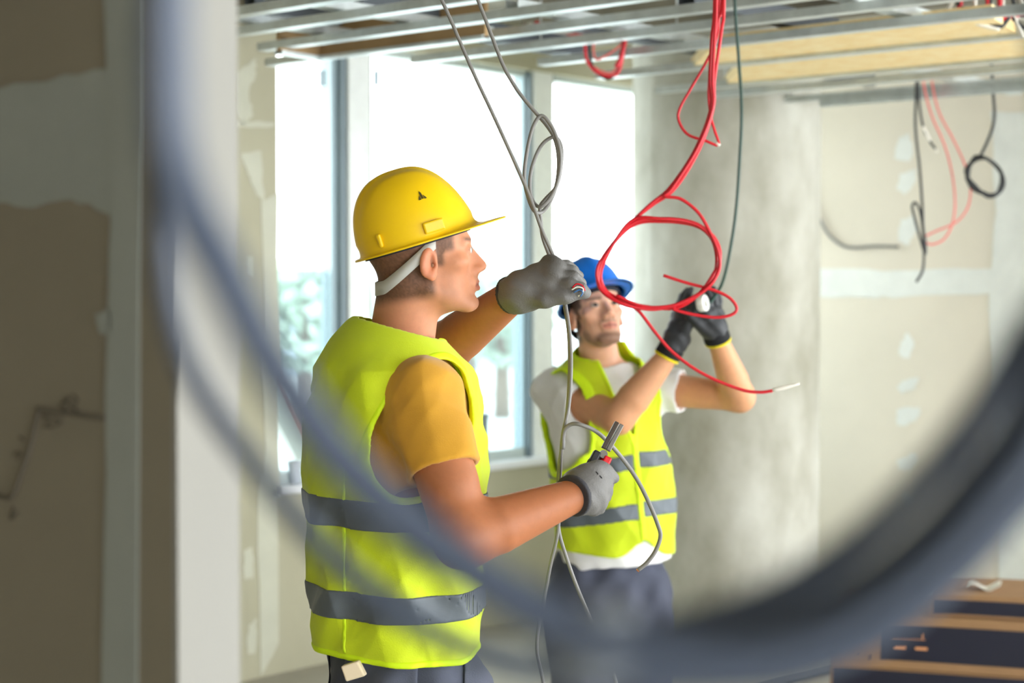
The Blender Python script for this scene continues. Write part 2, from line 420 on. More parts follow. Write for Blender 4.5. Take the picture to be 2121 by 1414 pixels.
# ------------------------------------------------------------------ steel ceiling frame (parts of the ceiling)
ZC = 2.45
def onz(px, py, z): d = ray(px, py); return V3(0, 0, CAM_Z) + d * ((z - CAM_Z) / d[2])
def t_at(P, d, px):
    k = (px - IMG_W / 2) / FPX; return (k * P[1] - P[0]) / (d[0] - k * d[1])
def c_channel(name, p, q, w, h, m, parent, up=1):
    """U profile, open side up, with lips"""
    p = np.asarray(p, float); q = np.asarray(q, float); d = unit(q - p); s = unit(np.cross(d, Z_)); t = 0.0025
    prof = [(-w / 2, 0), (w / 2, 0), (w / 2, h), (w / 2 - 0.010, h), (w / 2 - 0.010, h - t), (w / 2 - t, h - t), (w / 2 - t, t),
            (-w / 2 + t, t), (-w / 2 + t, h - t), (-w / 2 + 0.010, h - t), (-w / 2 + 0.010, h), (-w / 2, h)]
    n = len(prof); v = [e + s * x + Z_ * y for e in (p, q) for x, y in prof]
    f = [(i, (i + 1) % n, n + (i + 1) % n, n + i) for i in range(n)] + [tuple(range(n - 1, -1, -1)), tuple(range(n, 2 * n))]
    return mesh_obj(name, v, f, m, parent, False)
chan = [(-230, 250, 2000, 0, 0.046), (-150, 300, 2100, 0, 0.046), (-98, 300, 2300, 0.0, 0.046), (-47, 545, 2300, 0, 0.046), (-4, 560, 2300, 0.0, 0.046), (34, 860, 2300, 0, 0.046),
        (74, 1120, 2300, 0, 0.046), (119, 1240, 2300, 0, 0.055), (163, 1362, 2300, 0, 0.046), (184, 1478, 2300, -0.005, 0.06), (208, 1527, 2300, 0.0, 0.046), (222, 1700, 2300, -0.03, 0.045)]
for y, x0, x1, dz, w in chan:
    P = onz(1700, y, ZC + dz)
    c_channel('channel', P + V_ * t_at(P, V_, x0), P + V_ * t_at(P, V_, x1), w, 0.027, M_galv, slab_o)
for (x, y, x0, x1, dz, w, m) in ((590, 60, 470, 720, 0.033, 0.05, M_galv), (780, 36, 560, 1012, 0.033, 0.05, M_galv), (1250, 56, 1060, 1500, 0.033, 0.05, M_galv), (1850, 28, 1640, 2020, 0.033, 0.06, M_galv),
        (610, 38, 520, 700, 0.06, 0.05, M_galv_shade), (840, 30, 740, 900, 0.06, 0.05, M_galv_shade), (1340, 92, 1180, 1560, 0.06, 0.05, M_galv_shade), (1560, 40, 1420, 1720, 0.06, 0.06, M_galv_shade),
        (1950, 66, 1900, 2130, 0.05, 0.06, M_galv), (1640, 150, 1560, 1800, 0.04, 0.05, M_galv_shade), (1060, 95, 980, 1200, 0.04, 0.09, M_galv_shade), (1930, 160, 1850, 2100, 0.04, 0.06, M_galv)):
    P = onz(x, y, ZC + dz)
    c_channel('cross_bar', P + U_ * t_at(P, U_, x0), P + U_ * t_at(P, U_, x1), w, 0.03 if m is M_galv else 0.06, m, slab_o)  # bars in the darker steel carry shadow in their colour
# beams and soffit boards under the slab
for (x, y, x0, x1, w, h, m) in ((700, 10, 300, 1100, 0.16, 0.22, M_slab), (1500, 60, 1100, 2300, 0.14, 0.26, M_slab)):
    P = onz(x, y, SLAB - h); a = P + V_ * t_at(P, V_, x0); c = P + V_ * t_at(P, V_, x1)
    MB().box((a + c) / 2 + Z_ * h / 2, (c - a) / 2, U_ * w / 2, Z_ * h / 2).build('beam', m, slab_o)
# insulation boards resting on the channels
for ya, yb, x0, x1 in ((74, 116, 1470, 2050), (120, 160, 1540, 2160)):
    P = onz(1700, ya, ZC + 0.012); Q = onz(1700, yb, ZC + 0.012)
    pts = [P + V_ * t_at(P, V_, x0), P + V_ * t_at(P, V_, x1), Q + V_ * t_at(Q, V_, x1 + 60), Q + V_ * t_at(Q, V_, x0 - 40)]
    MB().prism(pts, Z_ * 0.04).build('insulation_board', M_wool, slab_o)
# recessed tan box above the window
K = onz(662, 124, 2.43)
for d, px in ((-U_, 578), (-V_, 1008)):
    L = t_at(K, d, px); e = K + d * L; nn = N_ if d is not None and abs(np.dot(d, U_)) > 0.5 else -U_
    MB().box((K + e) / 2 + Z_ * 0.07, d * L / 2, nn * 0.008, Z_ * 0.06).build('bulkhead_board', M_board, slab_o)
    c_channel('edge_channel', K, e, 0.04, 0.012, M_galv, slab_o)
# hanger rods from the slab to the channels
for y, px in ((-47, 700), (-47, 1250), (34, 1120), (34, 1800), (74, 1400), (74, 1960), (163, 1500), (163, 1900), (208, 1650), (208, 2050), (-4, 960), (-4, 1560)):
    P = onz(1700, y, ZC + 0.03); P = P + V_ * t_at(P, V_, px)
    tube('hanger_rod', [P, P + Z_ * 0.25, V3(P[0], P[1], SLAB)], 0.003, M_galv, slab_o, n=1, sides=6)

# ------------------------------------------------------------------ outside the windows
M_ground = mat('pale_paving', (196, 200, 198), 0.9, var=0.05, scale=0.4)
M_leaf = mat('foliage', (150, 170, 152), 0.9, rgb2=(184, 200, 186), scale=0.8)
M_trunk = mat('bark', (110, 96, 80), 0.9)
M_white = mat('pale_render', (176, 190, 198), 0.8, var=.08, scale=.6)
M_roof = mat('roof_sheet', (120, 136, 146), .6)
M_winglass = mat('far_window', (150, 170, 180), 0.3)
g = slab_box('terrace_ground', A0 + U_ * -25 - N_ * 0.25, U_, 70, -N_, 70, -0.4, -0.3, M_ground)
tag(g, 'bright pale paving outside below the windows', 'ground', None, 'structure')
def tree(p, h, r, label, seed):
    rr = random.Random(seed); t = empty('tree', p, label, 'tree', 'trees outside the windows')
    tube('trunk', [p, p + Z_ * h * 0.5, p + Z_ * h * 0.75], [0.14, 0.1, 0.06], M_trunk, t, n=3, sides=7)
    b = MB()
    for k in range(260):
        th = rr.uniform(0, 6.283); u = rr.uniform(-1, 1); q = rr.uniform(0.35, 1) ** 0.6
        c = p + V3(math.cos(th) * math.sqrt(1 - u * u) * r * q, math.sin(th) * math.sqrt(1 - u * u) * r * q, h * 0.66 + u * q * h * 0.34)
        s = r * rr.uniform(0.12, 0.24); a = unit([rr.gauss(0, 1) for _ in range(3)]); e = unit(np.cross(a, [rr.gauss(0, 1) for _ in range(3)])); w = np.cross(a, e)
        b.add([c - a * s, c + e * s * .6, c - e * s * .6, c + w * s * .6, c - w * s * .6, c + a * s],
              [(0, 1, 3), (0, 3, 2), (0, 2, 4), (0, 4, 1), (5, 3, 1), (5, 2, 3), (5, 4, 2), (5, 1, 4)])
    b.build('crown', M_leaf, t)
for i, (px, D, h, r, lb) in enumerate(((628, 24, 2.5, 1.0, 'pale green tree seen through the leftmost window'),
        (1040, 27, 2.4, 0.9, 'pale tree seen between the yellow vest and the blue hard hat'), (975, 34, 2.6, 1.4, 'far pale tree seen beside the raised forearm'))):
    q = at(px, HOR, D); q[2] = -0.3; tree(q, h, r, lb, 60 + i)
def house(px0, px1, D, h, label):
    a = at(px0, HOR, D); c = at(px1, HOR, D); a[2] = c[2] = -0.3; e = empty('house', a, label, 'building')
    d = c - a; L = np.linalg.norm(d); d = d / L; nn = V3(-d[1], d[0], 0)
    MB().box((a + c) / 2 + nn * 2 + Z_ * h / 2, d * L / 2, nn * 2, Z_ * h / 2).build('wall', M_white, e)
    MB().box((a + c) / 2 + nn * 2 + Z_ * (h + 0.06), d * (L / 2 + 0.2), nn * 2.2, Z_ * 0.06).build('roof', M_roof, e)
    for k in range(3):
        q = a + d * L * (k + 0.5) / 3 + Z_ * h * 0.62
        MB().box(q - nn * 0.01, d * L * 0.09, nn * 0.03, Z_ * h * 0.16).build('pane', M_winglass, e)
house(470, 690, 40, 2.35, 'pale low house outside the leftmost window'); house(860, 1110, 46, 2.5, 'pale low house outside the middle window')
# ------------------------------------------------------------------ people
M_skin1 = mat('skin_tanned', (200, 140, 100), 0.55, attr=True, var=0.05, scale=60, bump=0.04, bscale=260, sss=0.18, spec=0.35)
M_skin2 = mat('skin_fair', (215, 160, 125), 0.5, attr=True, var=0.04, scale=60, bump=0.03, bscale=260, sss=0.18, spec=0.35)
M_eye = mat('eyeball', (235, 230, 225), 0.15, attr=True)
M_vest = mat('hi_vis_fabric', (224, 242, 26), 0.75, var=0.05, scale=9, bump=0.25, bscale=420, sheen=0.2, transl=0.22)
M_vtrim = mat('hi_vis_trim', (218, 250, 10), 0.7, bump=0.1, bscale=300)
M_reflect = mat('reflective_tape', (92, 100, 106), 0.5, var=0.06, scale=20, metal=0.1, spec=0.5, bump=0.1, bscale=500)
M_mustard = mat('mustard_cotton', (206, 150, 34), 0.85, var=0.06, scale=12, bump=0.2, bscale=500, sheen=0.2)
M_whitec = mat('white_cotton', (232, 232, 232), 0.85, var=0.03, scale=12, bump=0.2, bscale=500, sheen=0.2)
M_trouser = mat('work_trouser', (72, 76, 92), 0.85, var=0.12, scale=10, bump=0.25, bscale=400)
M_pocket = mat('trouser_pocket', (84, 88, 104), 0.85, var=0.1, scale=10, bump=0.25, bscale=400)
M_gloveg = mat('grey_glove', (106, 104, 101), 0.6, var=0.10, scale=26, bump=0.35, bscale=300)
M_gloved = mat('glove_cuff_dark', (58, 58, 62), 0.8, bump=0.3, bscale=300)
M_gloveb = mat('black_glove', (52, 54, 58), 0.55, var=0.25, scale=26, bump=0.4, bscale=300)
M_cuffb = mat('black_knit', (22, 23, 26), 0.9, bump=0.3, bscale=300)
M_cuffy = mat('yellow_hem', (240, 220, 20), 0.8)
M_boot = mat('boot_leather', (70, 56, 42), 0.6, var=0.1)
M_haty = mat('hat_yellow_plastic', (248, 204, 6), 0.32, var=0.02, scale=5, spec=0.5)
M_hatb = mat('hat_blue_plastic', (10, 124, 240), 0.3, var=0.02, scale=5, spec=0.5)
M_band = mat('hat_band', (196, 196, 192), 0.6)
M_banddark = mat('hat_sweatband', (30, 32, 44), 0.8)
M_logo = mat('hat_emblem', (70, 62, 14), 0.5)

def hand_sdf(P, wrist, rw, mcp, fingers, thumb, k=0.014):
    d = None
    for i, m in enumerate(mcp):
        e = rc(P, wrist, m, rw * 0.72, 0.0175); d = e if d is None else smin(d, e, 0.02)
    for i in range(len(mcp) - 1): d = smin(d, rc(P, mcp[i], mcp[i + 1], 0.0165, 0.0165), 0.014)
    for m, ch in zip(mcp, fingers):
        n = len(ch); d = smin(d, chain(P, [m] + ch, np.linspace(0.0125, 0.0098, n + 1)), 0.004)
    n = len(thumb); d = smin(d, chain(P, thumb, np.linspace(0.021, 0.0115, n)), 0.012)
    return d
def pts(*a): return [at(*p) for p in a]

def head_sdf(q):
    ax = np.abs(q[:, 0]); p = np.stack([ax, q[:, 1], q[:, 2]], 1)
    d = ell(p, (0, -.012, .045), (.074, .096, .081))
    d = smin(d, ell(p, (0, .034, .042), (.061, .055, .056)), .02)
    d = smin(d, ell(p, (0, .033, -.018), (.056, .054, .074)), .02)
    d = smin(d, ell(p, (0, .022, -.058), (.050, .052, .038)), .02)
    d = smin(d, rc(p, (.050, -.006, -.045), (.021, .068, -.087), .014, .014), .018)
    d = smin(d, ell(p, (0, .076, -.086), (.024, .020, .017)), .014)
    d = smin(d, ell(p, (.043, .055, -.004), (.022, .024, .017)), .016)
    d = smin(d, rc(p, (.007, .088, .035), (.046, .071, .036), .0085, .0075), .010)
    d = smax(d, -ell(p, (.031, .100, .0165), (.019, .016, .0115)), .010)
    d = smin(d, ell(p, (0, .084, -.046), (.028, .014, .022)), .010)
    nose = smin(rc(p, (0, .086, .026), (0, .111, -.018), .0072, .0105), ell(p, (.0115, .100, -.0235), (.0075, .012, .0075)), .006)
    d = smin(d, rc(p, (0, .074, .022), (0, .092, -.024), .010, .015), .010)
    d = smin(d, nose, .008)
    d = smax(d, -ell(p, (.0065, .105, -.032), (.0035, .006, .004)), .003)
    lip = smin(rc(p, (0, .0985, -.0465), (.023, .0860, -.0515), .0054, .0026), rc(p, (0, .0975, -.0590), (.020, .0865, -.0555), .0062, .003), .0015)
    d = smin(d, lip, .004)
    d = smax(d, -rc(p, (0, .1055, -.0522), (.021, .0915, -.0532), .0026, .0016), .002)
    lid = smax(np.linalg.norm(p - np.array([.031, .0785, .0165], F32), axis=1) - .0140, -ell(p, (.031, .0925, .0150), (.0130, .013, .0036)), .0015)
    d = smin(d, lid, .003)
    xe = ax + .32 * (p[:, 1] - .012); e = np.stack([xe, p[:, 1] - .20 * p[:, 2], p[:, 2]], 1)
    ear = ell(e, (.072, -.006, .004), (.0085, .0185, .031))
    ear = smin(ear, ell(e, (.073, .004, -.022), (.008, .009, .011)), .008)
    ear = smax(ear, -ell(e, (.087, -.003, .003), (.0185, .0110, .0195)), .003)
    ear = smin(ear, rc(e, (.071, -.009, .012), (.071, -.006, -.012), .0052, .0048), .003)
    ear = smax(ear, -rc(e, (.082, .004, -.004), (.055, .006, -.004), .0045, .0035), .002)
    ear = smin(ear, ell(e, (.074, .010, -.006), (.006, .004, .007)), .004)
    d = smin(d, ear, .005)
    return d
def head_near(q):
    d = np.linalg.norm(q - np.array([0, .0, .01], F32), axis=1) - .145; n = d < .05
    if n.any(): d[n] = head_sdf(q[n])
    return d
def sstep(x, a, b): t = np.clip((x - a) / (b - a), 0, 1); return t * t * (3 - 2 * t)
def head_cols(q, base, hair, lip, hairmix, beardmix, browmix):
    ax = np.abs(q[:, 0]); y, z = q[:, 1], q[:, 2]
    base, hair, lip = (np.array(c[:3]) for c in (base, hair, lip))
    rng = np.random.RandomState(3); nz = 0.92 + 0.16 * rng.rand(len(q))
    c = np.tile(base, (len(q), 1))
    def blend(m, t):
        m = np.clip(m, 0, 1)[:, None]; return c * (1 - m) + t * m
    red = np.exp(-((ax - .045) ** 2 + (y - .07) ** 2 + (z + .018) ** 2) / .0006) * .35 + np.exp(-((ax) ** 2 + (y - .115) ** 2 + (z + .02) ** 2) / .0004) * .4
    ear = sstep(ax, .071, .078) * sstep(-y, -.02, .0) * (np.abs(z) < .04)
    c = blend((red + ear * .8) * .6, base * np.array([1.05, .68, .6]))
    back = sstep(-y, -.012, .004) * sstep(z, -.075, -.05) * (1 - ear)
    front = sstep(z, .012, .026) * sstep(-y, -.058, -.044) + sstep(z, -.014, .0) * sstep(-y, -.034, -.022) * sstep(y, .010, .016)
    top = sstep(z, .062, .072)
    c = blend(np.maximum(np.maximum(back, np.clip(front, 0, 1) * (1 - ear)), top) * hairmix * nz, hair)
    jaw = sstep(-z - .25 * (.09 - y), .050, .078) * sstep(y, .0, .03) * sstep(z, -.118, -.104)
    jaw = np.maximum(jaw, sstep(ax + .35 * np.maximum(0, -z - .04), .053, .063) * sstep(-z, .010, .03) * sstep(y, .004, .02))
    tash = np.exp(-((z + .037) / .006) ** 2) * (ax < .03) * sstep(y, .085, .092)
    cheek = np.exp(-((ax - .0) / .030) ** 2) * sstep(y, .084, .094) * sstep(z, -.078, -.066)
    c = blend(np.maximum(jaw * (1 - .75 * cheek), tash * .8) * beardmix * nz, hair * .8)
    brow = np.exp(-((z - .036 - (ax - .03) * .06) / .0042) ** 2) * sstep(ax, .008, .014) * (1 - sstep(ax, .050, .056)) * sstep(y, .06, .07)
    c = blend(brow * browmix, hair * .6)
    lm = np.maximum(np.exp(-((z + .0475 + ax * .16) / .0048) ** 2), np.exp(-((z + .0585 - ax * .12) / .0056) ** 2)) * sstep(y, .085, .0905) * (1 - sstep(ax, .021, .026))
    c = blend(lm * .75, lip)
    c = blend(np.exp(-((z + .0527) / .0016) ** 2) * sstep(y, .085, .0905) * (1 - sstep(ax, .021, .026)) * .8, lip * .25)  # shade of the groove between the lips, painted dark
    lash = np.exp(-(((ax - .031) / .0125) ** 2 + ((z - .0158) / .0058) ** 2 - 1) ** 2 / .06) * sstep(y, .078, .085)
    c = blend(lash * .55 * (z > .0135), hair * .35)
    return np.concatenate([c, np.ones((len(c), 1))], 1)
def eyeball(root, hc, M, sx, gaze):
    c = np.asarray(hc) + np.asarray(M) @ V3(sx * .031, .0785, .0165); g = unit(np.asarray(M) @ unit(gaze))
    v, f, cl = [], [], []; a = unit(np.cross(g, Z_)); b2 = np.cross(a, g); nr, ns = 18, 24
    for i in range(nr + 1):
        th = math.pi * i / nr
        for k in range(ns):
            ph = 2 * math.pi * k / ns
            v.append(c + .0128 * (g * math.cos(th) + (a * math.cos(ph) + b2 * math.sin(ph)) * math.sin(th)))
            cl.append((.01, .01, .01, 1) if th < .2 else ((.06, .038, .022, 1) if th < .54 else (.52, .47, .44, 1)))
    for i in range(nr):
        for k in range(ns):
            f.append((i * ns + k, i * ns + (k + 1) % ns, (i + 1) * ns + (k + 1) % ns, (i + 1) * ns + k))
    mesh_obj('eye', v, f, M_eye, root, True, cols=cl)

# --- hard hat: local x to own right, y to the front, z up, origin in the middle of the rim
def hat_point(t, ps, L=.116, Wd=.099, H=.140):
    """t = angle around from the front, ps = 0 at the rim .. pi/2 at the crown"""
    cs, sn = math.cos(ps), math.sin(ps)
    r = cs ** .78; z = H * sn ** .92
    y = L * r * math.cos(t) - .006 * sn; x = Wd * r * math.sin(t)
    if math.cos(t) > 0: y -= .010 * math.cos(t) ** 2 * sn * cs * 2
    rib = math.exp(-(x / .017) ** 4) * .0045 + math.exp(-((abs(x) - .046) / .008) ** 2) * .0018
    z += rib * sn ** .5 * min(1, sn * 2)
    if abs(x) < .03: y += .003 * math.copysign(1, y) * math.exp(-(x / .017) ** 4) * cs * (sn > .15)
    return V3(x, y, z)
def hard_hat(root, c, M, mcol, mband, emblem, peak=.050):
    M = np.asarray(M); T = lambda p: np.asarray(c) + M @ np.asarray(p)
    ns, nr = 96, 26; v, f = [], []
    rows = []
    for ext, dz in ((1.0, -.004), (.72, -.002), (.4, .0), (.12, .001)):      # brim rings, outside in
        rows.append([('b', ext, dz)])
    ring = []
    for ext, dz in ((1.0, -.0045), (1.0, -.0015), (.6, .0), (.25, .0005), (.08, .003)):
        for k in range(ns):
            t = 2 * math.pi * k / ns; p = hat_point(t, 0.0); o = unit([math.sin(t) / .099, math.cos(t) / .116, 0])
            w = .009 + .004 * max(0, -math.cos(t)) + peak * max(0, math.cos(t)) ** 1.6
            v.append(T(p + o * w * ext + Z_ * (dz - .010 * ext * max(0, math.cos(t)) ** 2 * (peak / .05) * .0)))
    nb = 5
    for i in range(nr):
        ps = (math.pi / 2) * (i / nr) ** 0.9 if i else 0.012
        for k in range(ns): v.append(T(hat_point(2 * math.pi * k / ns, ps) + (Z_ * .006 if i == 0 else 0)))
    tot = nb + nr
    v.append(T(hat_point(0, math.pi / 2)))
    for i in range(tot - 1):
        for k in range(ns):
            k2 = (k + 1) % ns; f.append((i * ns + k2, i * ns + k, (i + 1) * ns + k, (i + 1) * ns + k2))
    for k in range(ns): f.append(((tot - 1) * ns + (k + 1) % ns, (tot - 1) * ns + k, tot * ns))
    h = mesh_obj('hard_hat', v, f, mcol, root, True)
    s = h.modifiers.new('thick', 'SOLIDIFY'); s.thickness = .003; s.offset = -1
    for sx in (1, -1):                       # side slots
        p = hat_point(sx * 1.45, 0.10); p2 = hat_point(sx * 1.45, .25)
        MB().box(T(p + V3(sx * .003, .004, .004)), M @ V3(.004, 0, 0), M @ V3(0, .020, 0), M @ V3(0, 0, .011)).build('side_slot', mcol, h, bevel=.003)
        p = hat_point(sx * 2.35, 0.10)
        MB().box(T(p + V3(sx * .002, -.002, .006)), M @ unit([1, sx * -1.0, 0]) * .004, M @ unit([sx * 1.0, 1, 0]) * .004, M @ V3(0, 0, .013)).build('side_rib', mcol, h, bevel=.003)
    # inner suspension band showing below the rim at the nape
    n = 40; vv = []
    for i in range(n + 1):
        t = math.radians(-70 + 320 * 0) if False else (math.radians(78) + math.radians(204) * i / n)
        x, y = .083 * math.sin(t), .100 * math.cos(t) - .006
        z = -.006 - .058 * max(0, min(1, (.020 - y) / .115))
        o = V3(math.sin(t), math.cos(t), 0)
        sl = V3(0, .28, 1) * .0125
        for a in (-1, 1):
            vv.append(T(V3(x, y, z) + sl * a)); vv.append(T(V3(x, y, z) + sl * a + o * .0025))
    ff = []
    for i in range(n):
        a, b2 = 4 * i, 4 * (i + 1)
        ff += [(a + 1, b2 + 1, b2 + 3, a + 3), (a, a + 2, b2 + 2, b2), (a + 2, a + 3, b2 + 3, b2 + 2), (a, b2, b2 + 1, a + 1)]
    mesh_obj('headband', vv, ff, mband, h, True)
    vv, ff = [], []
    for i in range(49):                       # dark sweatband inside the rim
        t = 2 * math.pi * i / 48
        for z in (-.008, .02): vv.append(T(V3(.084 * math.sin(t), .104 * math.cos(t) - .004, z)))
    for i in range(48): ff.append((2 * i, 2 * i + 2, 2 * i + 3, 2 * i + 1))
    sb = mesh_obj('sweatband', vv, ff, M_banddark, h, True); s = sb.modifiers.new('thick', 'SOLIDIFY'); s.thickness = .002
    if emblem:                                # three little bars in a triangle
        def on(a, bb):
            p = hat_point(1.40 + a / .105, .58 + bb / .12); q = hat_point(1.40 + a / .105, .62 + bb / .12)
            return T(p + unit([p[0], p[1], .06]) * .0012)
        for a0, a1, t0, t1 in ((-.0085, -.0035, .008, .003), (-.0022, .0022, .014, .014), (.0035, .0085, .003, .008)):
            quad = [on(a0, -.007), on(a1, -.007), on(a1, -.007 + (t1 if a0 >= 0 or a0 < -.003 and False else t1)), on(a0, -.007 + t0)]
            if a0 == -.0085: quad = [on(a0, -.007), on(a1, -.007), on(a1, .002), on(a0 + .001, -.004)]
            if a0 == -.0022: quad = [on(a0, -.006), on(a1, -.006), on(a1, .006), on(0, .011), on(a0, .006)]
            if a0 == .0035: quad = [on(a0, -.007), on(a1, -.007), on(a1 - .001, -.004), on(a0, .002)]
            MB().prism(quad, unit(M @ V3(1, 0, .3)) * .0006).build('emblem', M_logo, h)
    return h
def boots(root, feet, F):
    M = frame(F)
    for p in feet:
        def f(P):
            q = loc(P, p, M); d = rc(q, (0, -.02, .06), (0, -.02, .22), .052, .055)
            d = smin(d, rc(q, (0, -.02, .05), (0, .14, .035), .048, .038), .03); d = smin(d, ell(q, (0, .12, .05), (.048, .075, .05)), .02)
            return smax(d, -(q[:, 2] - .002), .004)
        v, Q = sdf_mesh(f, p + V3(-.25, -.25, -.03), p + V3(.25, .25, .32), .008)
        mesh_obj('boot', v, Q, M_boot, root)

# ================================================================== worker in the yellow hard hat
Y1 = 3.35
yaw = math.radians(25); F1 = V3(math.cos(yaw), math.sin(yaw), 0); T1 = frame(F1)
o1 = at(822, HOR, Y1); o1[2] = 0
p1 = empty('person', (o1[0], o1[1], 0), 'worker in mustard shirt and yellow hard hat stripping grey cable with pliers', 'person')
L1 = [(.80, 0, 0, .170, .150), (.93, .0, 0, .180, .155), (1.05, 0, 0, .180, .160), (1.20, 0, 0, .185, .165), (1.35, 0, 0, .195, .168), (1.42, 0, -.004, .190, .163),
      (1.48, 0, -.012, .172, .143), (1.535, 0, -.020, .115, .098), (1.572, 0, -.015, .074, .070), (1.60, 0, -.01, .03, .03)]
hyaw = math.radians(13); HF1 = V3(math.cos(hyaw), math.sin(hyaw), 0); H1 = frame(HF1, pitch=math.radians(8))
hc1 = at(893, 546, 3.27) - H1[:, 0] * .074
SR, ER, WR = at(876, 820, 3.19), at(958, 1116, 3.10), at(1190, 1026, 3.21)
SL, EL, WL = at(742, 790, 3.52), at(912, 728, 3.62), at(1068, 608, 3.40)
def up1(P): return loc(P, o1, T1)
def arm(P, s, e, w, r0, r1, rm, r2):
    m = e + (w - e) * .30
    d = chain(P, [s, e], [r0, r1]); d = smin(d, chain(P, [e, m, w], [r1 * .98, rm, r2]), .03); return d
NB1, NT1 = at(832, 708, 3.38), hc1 + H1 @ V3(0, -.032, -.03)
def body1(P):
    d = head_near(loc(P, hc1, H1))
    nk = rc(P, NB1, NT1, .064, .060)
    d = smin(d, nk, .022)
    q = up1(P); d = smin(d, smax(smax(loft(q, L1) + .032, q[:, 2] - 1.50, .03), .97 - q[:, 2], .02), .03)
    d = smin(d, arm(P, SR, ER, WR, .058, .049, .052, .031), .025)
    d = smin(d, rc(P, SR + (ER - SR) * .3 + V3(0, -.008, 0), SR + (ER - SR) * .62 + V3(.006, -.006, 0), .05, .048), .02)
    d = smin(d, arm(P, SL, EL, WL, .056, .053, .050, .032), .025)
    return d
v, Q = sdf_mesh(body1, (o1[0] - .32, 2.95, .84), (o1[0] + .45, 3.80, 1.92), .0034, smooth=2)
sk = lin(206, 144, 110)
q = loc(v.astype(F32), hc1, H1)
c = head_cols(q, sk, lin(84, 60, 44), lin(176, 98, 84), .85, .22, .8)
fd = sstep(np.linalg.norm(q, axis=1), .12, .20)[:, None]; c = c * (1 - fd) + np.array(lin(172, 108, 70)) * fd; fade = sstep(np.linalg.norm(q, axis=1), .11, .17)[:, None]
c[:, :3] = np.where(fade > 0, c[:, :3] * (1 - fade * .0), c[:, :3])
mesh_obj('body', v, Q, M_skin1, p1, cols=c)
for s in (1, -1): eyeball(p1, hc1, H1, s, (0.05, 1, .02))
Hh1 = frame(V3(math.cos(hyaw), math.sin(hyaw), 0), pitch=math.radians(17))
hatc1 = at(868, 499, 3.345)
hard_hat(p1, hatc1, Hh1, M_haty, M_band, True)
# cloth
def torso_folds(q, a=.004):
    return a * (wav(q, (9, 4, 22), .3) * .5 + wav(q, (31, -7, 15), 1.7) * .35 + wav(q, (-18, 24, 38), .6) * .25)
def creases(q, a):
    w = q + .014 * np.sin(q[:, [1, 2, 0]] * F32(11) + F32(.7)); s = 0
    for k, ph, g in (((22, 30, 9), .4, 1.), ((-30, 16, 22), 1.9, .8), ((12, -34, 26), 3.1, .7), ((46, 20, -30), .9, .45)):
        s = s + g * (.45 - np.abs(wav(w, k, ph)) ** .7)
    return -a * s
def armhole1(q, side):
    x = q[:, 0] * side
    yc, zc, ry, rz = (-.008, 1.374, .100, .127) if side > 0 else (-.0, 1.40, .10, .12)
    if side > 0: yc = yc + .30 * (q[:, 2] - zc)
    k = np.sqrt(((q[:, 1] - yc) / ry) ** 2 + ((q[:, 2] - zc) / rz) ** 2)
    return smax((k - 1) * .112, .045 - x, .01)
def neckhole1(P): return rc(P, NB1 + V3(.006, 0, -.015), NT1, .070, .066)
hemR = SR + (ER - SR) * .54; axR = unit(ER - SR)
def sleeve(P, s, e, t, r0, r1):
    h = s + (e - s) * t; ax = unit(e - s)
    d = rc(P, s, s + (e - s) * (t + .15), r0, r1)
    w = .0035 * wav(P, tuple(ax * 40 + np.cross(ax, Z_) * 60), .5) + .003 * wav(P, tuple(ax * -25 + np.cross(ax, V3(1, 0, 0)) * 75), 1.2)
    return d + w, (P - h.astype(F32)) @ ax.astype(F32)
def shirt1(P):
    q = up1(P); d = smax(loft(q, L1) + .020, .955 - q[:, 2], .01) + torso_folds(q, .003)
    d = smax(d, q[:, 2] - 1.55, .01)
    s1, c1 = sleeve(P, SR, ER, .54, .074, .069); s2, c2 = sleeve(P, SL, EL, .5, .072, .066)
    d = smin(d, smax(s1, c1, .006), .050); d = smax(d, np.where(np.linalg.norm(P - hemR.astype(F32), axis=1) < .12, c1, -1), .006); d = smin(d, smax(s2, c2, .006), .03)
    d = d + creases(q * F32(1.25), .0022)
    # hollow cuff and neck
    d = smax(d, -smax(chain(P, [SR, ER], [.059, .054]), -(c1 + .02), .004), .004)
    return smax(d, -neckhole1(P), .004)
v, Q = sdf_mesh(shirt1, (o1[0] - .30, 3.02, .86), (o1[0] + .30, 3.74, 1.62), .0040, smooth=2)
mesh_obj('t_shirt', v, Q, M_mustard, p1)
def vest_outer1(q):
    fl = .005 * wav(q, (16, 14, 7), .2) + .0045 * wav(q + .012 * np.sin(q[:, [2, 0, 1]] * 14), (8, 48, 5), 1.1) + .0035 * wav(q, (44, 14, -26), .4) + .0022 * wav(q, (-20, 60, 44), 2.0)
    bump_ = .010 * np.exp(-((q[:, 2] - 1.30) / .16) ** 2) * sstep(-q[:, 1], .05, .16)
    return loft(q, L1) - .002 - .009 * sstep(q[:, 2], 1.42, 1.50) + (fl + creases(q, .0040)) * sstep(1.56 - q[:, 2], 0, .12) - bump_ * 0.6
def hem1(q): return .932 + .012 * np.cos(q[:, 0] * 9) - q[:, 2]
def vest_cut1(P, q):
    c = -armhole1(q, 1); c = np.maximum(c, -armhole1(q, -1)); c = np.maximum(c, -neckhole1(P) + .004)
    return np.maximum(np.maximum(c, hem1(q)), q[:, 2] - (1.578 - .27 * np.clip(.906 * q[:, 1] + .423 * q[:, 0] + F32(o1[0] + .293), -.05, .4)))
def shell(d, th): return smax(d, -(d + th), .003)
def vest1(P):
    q = up1(P); return smax(shell(vest_outer1(q), .010), vest_cut1(P, q), .004)
bb1 = ((o1[0] - .30, 3.05, .90), (o1[0] + .30, 3.66, 1.62))
v, Q = sdf_mesh(vest1, *bb1, .0036, smooth=2)
vo = mesh_obj('safety_vest', v, Q, M_vest, p1)
